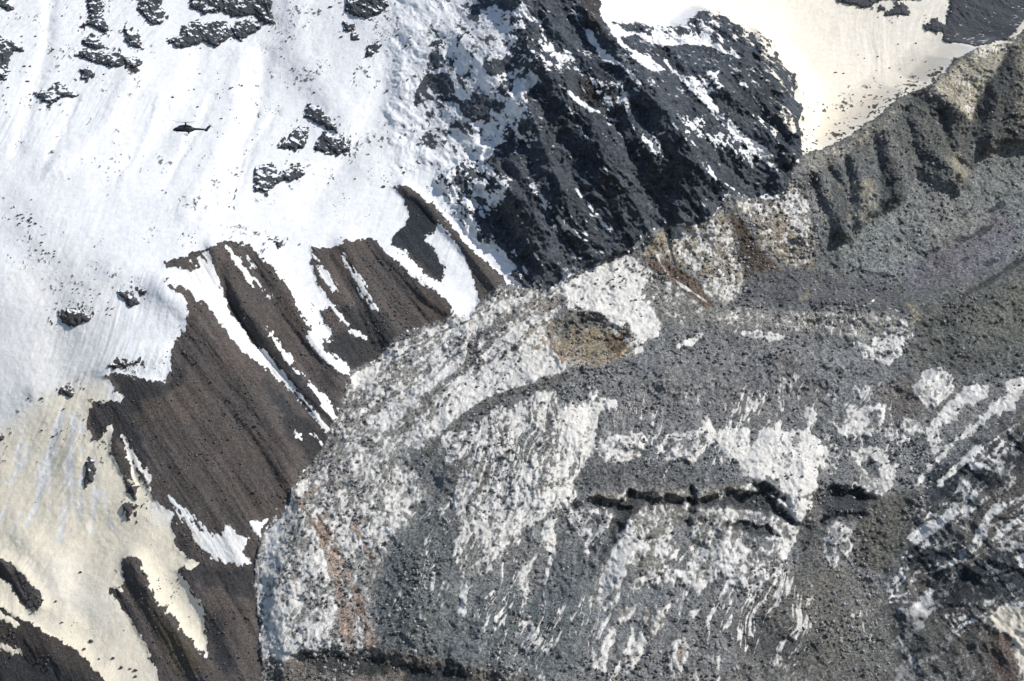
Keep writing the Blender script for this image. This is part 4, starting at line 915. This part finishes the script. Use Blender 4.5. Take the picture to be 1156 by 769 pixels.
def outcrop(pix, label, mat=None, group='dark rock outcrops in the snow', high=None, cat='rock outcrop'):
    pts = [at(*p) for p in pix]
    a = np.array(pts); pad = 12
    st = 0.7
    gx = np.arange(a[:, 0].min() - pad, a[:, 0].max() + pad, st); gz = np.arange(a[:, 1].min() - pad, a[:, 1].max() + pad, st)
    gX, gZ = np.meshgrid(gx, gz)
    d = np.full(gX.shape, 1e9); ins = np.zeros(gX.shape, bool)
    for i in range(len(pts)):
        p, q = pts[i], pts[(i + 1) % len(pts)]
        d = np.minimum(d, seg_dist(gX, gZ, p, q))
        if q[1] != p[1]:
            ins ^= ((p[1] > gZ) != (q[1] > gZ)) & (gX < (q[0] - p[0]) * (gZ - p[1]) / (q[1] - p[1]) + p[0])
    sd = np.where(ins, d, -d)
    seed = int(abs(a[0, 0] * 3)) % 13
    sd = sd + 5.0 * fbm(gX, gZ, 11, 4, seed, 0.75) + 2.6 * fbm(gX, gZ, 3.2, 2, seed + 1) + 0.2
    hh = high or min(9.0, 2.5 + 0.25 * min(np.ptp(a[:, 0]), np.ptp(a[:, 1])))
    al = gX * cr + gZ * sr; ac = -gX * sr + gZ * cr
    rg = fbm(al * 0.5, ac, 13, 5, seed + 2, 0.6, ridged=True)
    h = np.where(sd > 0, (1 - np.exp(-sd / 2.2)) * hh * (0.55 + 0.45 * rg) + 0.3, -1.2)
    gy = sample(Y, gX, gZ) - h
    keep = sd > -1.4
    idx = -np.ones(gX.shape, int)
    fr_, fc_ = np.nonzero(keep[:-1, :-1] & keep[1:, :-1] & keep[:-1, 1:] & keep[1:, 1:] & (sd[:-1, :-1] > -1.0))
    if len(fr_) < 4:
        return None
    nxg = gX.shape[1]
    v = fr_ * nxg + fc_
    quads = np.stack([v, v + 1, v + nxg + 1, v + nxg], 1)
    used, inv = np.unique(quads.ravel(), return_inverse=True)
    co = np.stack([gX.ravel()[used], gy.ravel()[used], gZ.ravel()[used]], 1)
    c = co.mean(0)
    me = bpy.data.meshes.new('rock_outcrop')
    me.from_pydata((co - c).tolist(), [], inv.reshape(-1, 4).tolist())
    me.polygons.foreach_set('use_smooth', np.ones(len(me.polygons), bool))
    me.materials.append(mat or M_OUT)
    o = bpy.data.objects.new('rock_outcrop', me); o.location = c.tolist(); COL.objects.link(o)
    o['label'] = label; o['category'] = cat; o['group'] = group
    return o


for pix, lab in OUT:
    outcrop(pix, lab, M_OUTC if pix[0][0] > 900 else (M_OUTB if pix[0][1] > 300 else M_OUT))

# ------------------------------------------------------------------ loose boulders
def boulder_mesh(seed):
    bm = bmesh.new(); bmesh.ops.create_icosphere(bm, subdivisions=2, radius=1.0)
    r = random.Random(seed)
    ax = [Vector((r.uniform(-1, 1), r.uniform(-1, 1), r.uniform(-1, 1))).normalized() for _ in range(7)]
    cut = [r.uniform(0.55, 0.85) for _ in ax]
    for v in bm.verts:
        for a_, c_ in zip(ax, cut):
            dd = v.co.dot(a_)
            if dd > c_:
                v.co -= a_ * (dd - c_)
        v.co *= r.uniform(0.94, 1.06)
    me = bpy.data.meshes.new('boulder'); bm.to_mesh(me); bm.free(); me.materials.append(M_BOULD)
    return me


BM = [boulder_mesh(i) for i in range(6)]


def boulders(pixlist, label, group, size=(0.9, 1.6)):
    for (px, py) in pixlist:
        x, z = at(px, py)
        y = y_at(x, z)
        o = bpy.data.objects.new('boulder', rnd.choice(BM)); COL.objects.link(o)
        s = rnd.uniform(*size)
        o.scale = (s * rnd.uniform(0.9, 1.7), s, s * rnd.uniform(0.6, 1.0)); o.rotation_euler = (0, 0, rnd.uniform(-0.5, 0.5))
        o.location = (x, y - 0.25 * s, z + 0.1 * s)
        o['label'] = label; o['category'] = 'boulder'; o['group'] = group


def spread(n, cx, cy, rx, ry, tilt=0.0):
    out = []
    for _ in range(n):
        a_ = rnd.gauss(0, 1) * rx * 0.5; b_ = rnd.gauss(0, 1) * ry * 0.5
        out.append((cx + a_ * math.cos(tilt) - b_ * math.sin(tilt), cy + a_ * math.sin(tilt) + b_ * math.cos(tilt)))
    return out


boulders(spread(22, 29, 248, 22, 10, 0.25) + [(20, 271), (46, 256), (47, 274)], 'small dark boulder in the upper cluster near the left edge', 'boulders clustered near the left edge')
boulders(spread(14, 53, 289, 18, 12, 0.5), 'small dark boulder in the lower cluster near the left edge', 'boulders in the lower left edge cluster', (0.7, 1.4))
boulders(spread(12, 90, 327, 26, 10, 0.2), 'small boulder in the loose row above the lone rock patch', 'boulders above the lone rock patch', (0.6, 1.2))
boulders(spread(6, 121, 352, 10, 10), 'small boulder between the lone rock patch and the slanting patch', 'boulders between two rock patches', (0.6, 1.2))
boulders([(213, 102), (219, 101), (223, 121), (195, 110), (260, 100), (262, 99), (270, 96), (273, 97), (289, 97), (260, 124), (250, 134), (285, 158)], 'small dark boulder in open snow around the helicopter', 'boulders around the helicopter', (1.0, 1.8))
boulders(spread(14, 325, 62, 14, 60, -0.6), 'small dark boulder strewn below the large top edge outcrop', 'boulders below the top edge outcrop', (0.8, 1.7))
boulders([(70, 18), (40, 41), (60, 56), (27, 75), (34, 75), (58, 58), (117, 84), (31, 92), (9, 99)], 'small dark boulder on the snow at the upper left corner', 'boulders at the upper left corner', (1.2, 2.2))
boulders([(437, 103), (385, 42), (373, 8), (448, 40), (450, 33), (458, 52), (464, 51), (463, 43), (495, 146), (486, 148), (401, 202), (456, 195), (433, 211)], 'dark boulder in open snow beside the big rock face', 'boulders beside the big rock face', (1.3, 2.4))
boulders([(91, 646), (63, 679), (70, 703), (103, 724), (95, 733), (112, 744), (128, 743), (137, 754), (147, 755), (153, 757), (153, 764), (38, 690), (32, 450), (47, 450), (47, 486), (60, 493), (72, 462)], 'dark boulder lying on the cream snow at lower left', 'boulders on the cream snow', (1.2, 2.0))
boulders(spread(34, 985, 118, 90, 22, -0.55), 'small boulder on the cream snow just above the moraine crest', 'boulders above the moraine crest', (0.8, 1.7))
boulders(spread(26, 940, 145, 45, 18, -0.4), 'small boulder in the snow corner between rock face and moraine', 'boulders at the foot of the snow bowl', (0.8, 1.7))
boulders([(969, 62), (976, 66), (991, 64), (1004, 77), (1014, 50), (1034, 49), (1016, 78), (1030, 68), (1045, 70), (952, 83), (943, 82)], 'faint half buried boulder in the middle of the cream snow bowl', 'boulders in the middle of the snow bowl', (1.0, 1.8))
boulders(spread(30, 690, 320, 60, 22, 0.3), 'dark boulder lying on the white ice patch above the crater', 'boulders on the white ice patch', (0.8, 1.6))
boulders(spread(30, 820, 410, 160, 25, 0.05) + [(840, 412), (788, 410), (760, 410)], 'grey boulder on the flat debris cover right of the crater', 'boulders on the flat glacier debris', (1.2, 2.3))

# ------------------------------------------------------------------ rubble strewn over glacier and moraine (nobody could count it)
def rubble(name, n, weight, lo, hi, power, label, seed, tone=(0.05, 0.26)):
    r = np.random.RandomState(seed)
    bm = bmesh.new(); bmesh.ops.create_icosphere(bm, subdivisions=1, radius=1.0)
    bv = np.array([v.co[:] for v in bm.verts], np.float32); bf = np.array([[v.index for v in f.verts] for f in bm.faces], np.int64); bm.free()
    cdf = np.cumsum(weight.ravel().astype(np.float64)); cdf /= cdf[-1]
    pick = np.searchsorted(cdf, r.rand(n)); rr, cc = np.unravel_index(np.minimum(pick, NX * NZ - 1), (NZ, NX))
    px = X[rr, cc] + r.rand(n); pz = Z[rr, cc] + r.rand(n)
    py = sample(Y, px, pz)
    sz = (lo + (hi - lo) * r.rand(n) ** power).astype(np.float32)
    V = bv[None] * (1 + 0.28 * (r.rand(n, len(bv), 1) - 0.5)).astype(np.float32)
    V = V * (0.6 + 0.8 * r.rand(n, 1, 3)).astype(np.float32)
    a_ = r.rand(n) * 6.28; ca, sa = np.cos(a_)[:, None], np.sin(a_)[:, None]
    vx_ = V[..., 0] * ca - V[..., 2] * sa; vz_ = V[..., 0] * sa + V[..., 2] * ca
    V = np.stack([vx_, V[..., 1], vz_], -1) * sz[:, None, None]
    V += np.stack([px, py - 0.25 * sz, pz + 0.15 * sz], -1)[:, None, :]
    nv = len(bv); Fc = (bf[None] + (np.arange(n) * nv)[:, None, None]).reshape(-1, 3)
    me = bpy.data.meshes.new(name)
    me.vertices.add(n * nv); me.vertices.foreach_set('co', V.astype(np.float32).ravel())
    me.loops.add(Fc.size); me.loops.foreach_set('vertex_index', Fc.astype(np.int32).ravel())
    me.polygons.add(len(Fc)); me.polygons.foreach_set('loop_start', (np.arange(len(Fc)) * 3).astype(np.int32)); me.polygons.foreach_set('loop_total', np.full(len(Fc), 3, np.int32))
    me.update(calc_edges=True)
    at_ = me.attributes.new('stone_colour', 'FLOAT_COLOR', 'POINT')
    t = tone[0] + (tone[1] - tone[0]) * r.rand(n) ** 1.8
    c = np.stack([t * (1 + 0.1 * r.rand(n)), t, t * (1 - 0.05 + 0.1 * r.rand(n)), np.ones(n)], 1).astype(np.float32)
    at_.data.foreach_set('color', np.repeat(c, nv, 0).ravel())
    me.materials.append(M_STONE)
    o = bpy.data.objects.new(name, me); COL.objects.link(o); o['kind'] = 'stuff'; o['label'] = label; o['category'] = 'rubble'
    return o


M_STONE = bpy.data.materials.new('loose_stone'); M_STONE.use_nodes = True
_t = M_STONE.node_tree; _a = _t.nodes.new('ShaderNodeAttribute'); _a.attribute_name = 'stone_colour'
_n = _t.nodes.new('ShaderNodeTexNoise'); _n.inputs['Scale'].default_value = 1.5; _m = _t.nodes.new('ShaderNodeMapRange'); _m.inputs[3].default_value = 0.7; _m.inputs[4].default_value = 1.3
_g = _t.nodes.new('ShaderNodeNewGeometry'); _t.links.new(_g.outputs['Position'], _n.inputs['Vector']); _t.links.new(_n.outputs['Fac'], _m.inputs[0])
_v = _t.nodes.new('ShaderNodeVectorMath'); _v.operation = 'SCALE'; _t.links.new(_a.outputs['Color'], _v.inputs[0]); _t.links.new(_m.outputs[0], _v.inputs['Scale'])
_t.links.new(_v.outputs[0], _t.nodes['Principled BSDF'].inputs['Base Color']); _t.nodes['Principled BSDF'].inputs['Roughness'].default_value = 0.9
clump = np.clip(fbm(X, Z, 40, 4, 9, 0.7) * 2.2 + 0.35, 0.03, 2)
rubble('rubble', 16000, np.where(REG == 7, clump * (1.1 - 0.92 * SNOW), 0), 0.4, 2.3, 4.5, 'grey rubble strewn over the debris covered glacier', 3, (0.07, 0.42))
rubble('moraine_rubble', 6000, np.where(REG == 8, clump, 0), 0.4, 2.2, 4.5, 'grey rubble on the moraine wall and its basin', 4, (0.06, 0.36))
rubble('scree_stones', 3500, np.where(np.isin(REG, [3, 4, 5, 6]) & (SNOW < 0.3), clump, 0), 0.4, 1.5, 4.0, 'small brown stones on the scree slopes', 5, (0.05, 0.16))
bowl_w = np.where((REG == 0) & (SNOW > 0.9), np.clip(fbm(X, Z, 45, 4, 5, 0.75) * 3 - 0.9, 0, 2), 0)
rubble('snow_grit', 4500, bowl_w, 0.18, 1.0, 5.0, 'tiny stones and grit scattered on the snowfield', 6, (0.05, 0.12))

# ------------------------------------------------------------------ helicopter
def mat(name, col, rough=0.5, metal=0.0, nz=0.15):
    m = bpy.data.materials.new(name); m.use_nodes = True
    t = m.node_tree; bs = t.nodes['Principled BSDF']
    no = t.nodes.new('ShaderNodeTexNoise'); no.inputs['Scale'].default_value = 3.0
    tc = t.nodes.new('ShaderNodeTexCoord'); t.links.new(tc.outputs['Object'], no.inputs['Vector'])
    r = t.nodes.new('ShaderNodeValToRGB')
    r.color_ramp.elements[0].color = tuple(c * (1 - nz) for c in col) + (1,); r.color_ramp.elements[1].color = tuple(c * (1 + nz) for c in col) + (1,)
    t.links.new(no.outputs['Fac'], r.inputs[0]); t.links.new(r.outputs[0], bs.inputs['Base Color'])
    bs.inputs['Roughness'].default_value = rough; bs.inputs['Metallic'].default_value = metal
    return m


H_PAINT = mat('helicopter_paint', (0.022, 0.028, 0.034), 0.55)
H_GLASS = mat('helicopter_glass', (0.012, 0.016, 0.02), 0.12)
H_BLADE = mat('rotor_blade_paint', (0.05, 0.052, 0.05), 0.6)
H_TYRE = mat('tyre_rubber', (0.015, 0.015, 0.016), 0.8)
H_METAL = mat('dull_metal', (0.08, 0.08, 0.085), 0.45, 0.7)

heli = bpy.data.objects.new('helicopter', None); COL.objects.link(heli)
HY = 1170.0
hs = HY / F
heli.location = ((209.4 - CX) * hs, HY, (CY - 146.3) * hs)
heli.rotation_euler = (0, math.radians(1.5), math.radians(6))
heli['label'] = 'dark military transport helicopter flying nose left in front of the upper snow slope'
heli['category'] = 'helicopter'


def child(name, bm, m, parent, smooth=True):
    me = bpy.data.meshes.new(name); bmesh.ops.recalc_face_normals(bm, faces=bm.faces); bm.to_mesh(me); bm.free()
    if smooth:
        me.polygons.foreach_set('use_smooth', [True] * len(me.polygons))
    me.materials.append(m)
    o = bpy.data.objects.new(name, me); COL.objects.link(o); o.parent = parent
    return o


def loft(secs, n=20, ex=2.6):
    """secs: (x, z centre, half width y, half height z)"""
    bm = bmesh.new(); rings = []
    for (x, zc, hy, hz) in secs:
        ring = []
        for k in range(n):
            a_ = 2 * math.pi * k / n
            c_, s_ = math.cos(a_), math.sin(a_)
            ring.append(bm.verts.new((x, hy * math.copysign(abs(c_) ** (2 / ex), c_), zc + hz * math.copysign(abs(s_) ** (2 / ex), s_))))
        rings.append(ring)
    for r0, r1 in zip(rings[:-1], rings[1:]):
        for k in range(n):
            bm.faces.new((r0[k], r0[(k + 1) % n], r1[(k + 1) % n], r1[k]))
    bm.faces.new(rings[0][::-1]); bm.faces.new(rings[-1])
    return bm


def boxm(c, s, rot=None):
    bm = bmesh.new(); bmesh.ops.create_cube(bm, size=1.0)
    bmesh.ops.bevel(bm, geom=bm.edges[:], offset=0.08, segments=1, affect='EDGES')
    bmesh.ops.scale(bm, vec=s, verts=bm.verts)
    if rot:
        bmesh.ops.rotate(bm, cent=(0, 0, 0), matrix=Euler(rot).to_matrix(), verts=bm.verts)
    bmesh.ops.translate(bm, vec=c, verts=bm.verts)
    return bm


def cyl(p, q, r, r2=None, n=14):
    bm = bmesh.new(); p = Vector(p); q = Vector(q); dv = q - p
    bmesh.ops.create_cone(bm, cap_ends=True, segments=n, radius1=r, radius2=r if r2 is None else r2, depth=dv.length)
    bmesh.ops.rotate(bm, cent=(0, 0, 0), matrix=dv.to_track_quat('Z', 'Y').to_matrix(), verts=bm.verts)
    bmesh.ops.translate(bm, vec=(p + q) / 2, verts=bm.verts)
    return bm


# x forward is -X (nose left); metres
fus = child('fuselage', loft([(-5.45, -0.35, 0.25, 0.25), (-5.2, -0.3, 0.6, 0.5), (-4.6, -0.2, 0.9, 0.72), (-3.9, -0.05, 1.05, 0.95), (-3.1, 0.1, 1.12, 1.12), (-2.0, 0.1, 1.15, 1.15), (0.6, 0.1, 1.15, 1.15), (2.2, 0.12, 1.1, 1.1), (3.2, 0.2, 0.85, 0.9), (4.2, 0.38, 0.5, 0.55)]), H_PAINT, heli)
child('tail_boom', loft([(3.2, 0.28, 0.78, 0.78), (4.4, 0.38, 0.5, 0.5), (6.0, 0.36, 0.42, 0.46), (8.0, 0.30, 0.34, 0.38), (9.1, 0.26, 0.28, 0.34)]), H_PAINT, heli)
child('tail_bumper', loft([(8.3, 0.0, 0.12, 0.3), (8.9, -0.1, 0.2, 0.55), (9.6, 0.05, 0.16, 0.45), (10.0, 0.4, 0.08, 0.2)]), H_PAINT, heli)
fin = bmesh.new()
prof = [(8.3, 0.2), (9.8, 0.1), (11.2, 2.0), (10.95, 2.25), (10.2, 2.15)]
va = [fin.verts.new((x_, 0.11, z_)) for x_, z_ in prof]; vb = [fin.verts.new((x_, -0.11, z_)) for x_, z_ in prof]
fin.faces.new(va); fin.faces.new(vb[::-1])
for i in range(5):
    fin.faces.new((va[i], vb[i], vb[(i + 1) % 5], va[(i + 1) % 5]))
child('tail_fin', fin, H_PAINT, heli, False)
child('stabiliser', boxm((9.7, 1.1, 0.75), (0.8, 1.9, 0.12)), H_PAINT, heli, False)
cow = child('engine_cowling', loft([(-3.3, 1.15, 0.4, 0.25), (-2.6, 1.3, 0.75, 0.45), (-1.0, 1.45, 0.9, 0.6), (0.8, 1.5, 0.9, 0.65), (2.0, 1.25, 0.75, 0.6), (3.0, 0.85, 0.5, 0.4)]), H_PAINT, heli)
for s_ in (-1, 1):
    child('engine_intake', cyl((-2.9, 0.45 * s_, 1.35), (-2.2, 0.45 * s_, 1.4), 0.26, 0.33), H_METAL, cow)
    child('exhaust', cyl((1.6, 0.75 * s_, 1.45), (2.3, 1.05 * s_, 1.5), 0.22), H_METAL, cow)
child('cockpit_window', loft([(-4.75, 0.10, 0.78, 0.36), (-4.3, 0.32, 0.98, 0.44), (-3.9, 0.42, 1.075, 0.46), (-3.6, 0.5, 1.11, 0.46)]), H_GLASS, heli)
for s_ in (-1, 1):
    for k in range(4):
        child('cabin_window', boxm((-2.3 + k * 1.1, 1.155 * s_, 0.38), (0.6, 0.06, 0.5)), H_GLASS, heli, False)
    dr = child('sliding_door', boxm((-0.65, 1.15 * s_, 0.0), (1.5, 0.08, 1.75)), H_PAINT, heli, False)
    sp = child('sponson', loft([(0.2, -0.75, 0.12, 0.12), (0.7, -0.8, 0.35, 0.33), (1.7, -0.8, 0.4, 0.36), (2.6, -0.72, 0.18, 0.15)]), H_PAINT, heli)
    for v in sp.data.vertices:
        v.co.y += 1.3 * s_
    lg = child('landing_gear', cyl((1.35, 1.3 * s_, -0.9), (1.45, 1.35 * s_, -1.45), 0.09), H_METAL, heli)
    child('wheel', cyl((1.45, 1.25 * s_, -1.5), (1.45, 1.5 * s_, -1.5), 0.34, n=20), H_TYRE, lg)
nl = child('nose_gear', cyl((-3.6, 0, -0.85), (-3.65, 0, -1.25), 0.07), H_METAL, heli)
for s_ in (-1, 1):
    child('wheel', cyl((-3.65, 0.08 * s_, -1.3), (-3.65, 0.24 * s_, -1.3), 0.22, n=18), H_TYRE, nl)
mast = child('rotor_mast', cyl((0, 0, 1.7), (0, 0, 3.15), 0.62, 0.22), H_METAL, heli)
hub = child('main_rotor', cyl((0, 0, 3.0), (0, 0, 3.25), 0.55, 0.35), H_METAL, heli)


def blade(length, chord, root, sag, ang):
    bm = bmesh.new(); rows = []
    for i in range(9):
        t_ = i / 8; r_ = root + (length - root) * t_
        zz = sag * t_ * t_
        rows.append([bm.verts.new((r_, -chord * 0.35, zz)), bm.verts.new((r_, 0, zz + 0.05)), bm.verts.new((r_, chord * 0.65, zz - 0.02)), bm.verts.new((r_, 0, zz - 0.05))])
    for a_, b_ in zip(rows[:-1], rows[1:]):
        for k in range(4):
            bm.faces.new((a_[k], a_[(k + 1) % 4], b_[(k + 1) % 4], b_[k]))
    bm.faces.new(rows[0]); bm.faces.new(rows[-1][::-1])
    bmesh.ops.rotate(bm, cent=(0, 0, 0), matrix=Matrix.Rotation(ang, 3, 'Z'), verts=bm.verts)
    bmesh.ops.translate(bm, vec=(0, 0, 3.15), verts=bm.verts)
    return bm


for k in range(4):
    child('rotor_blade', blade(7.4, 0.55, 0.5, 0.25, math.radians(38 + 90 * k)), H_BLADE, hub)
tr = child('tail_rotor', cyl((10.75, 0.12, 1.9), (10.75, 0.4, 1.9), 0.14), H_METAL, heli)
for k in range(5):
    a_ = math.radians(20 + 72 * k)
    bm = boxm((0.8, 0, 0), (1.3, 0.04, 0.18)); bmesh.ops.rotate(bm, cent=(0, 0, 0), matrix=Matrix.Rotation(a_, 3, 'Y'), verts=bm.verts); bmesh.ops.translate(bm, vec=(10.75, 0.36, 1.9), verts=bm.verts)
    child('rotor_blade', bm, H_BLADE, tr, False)
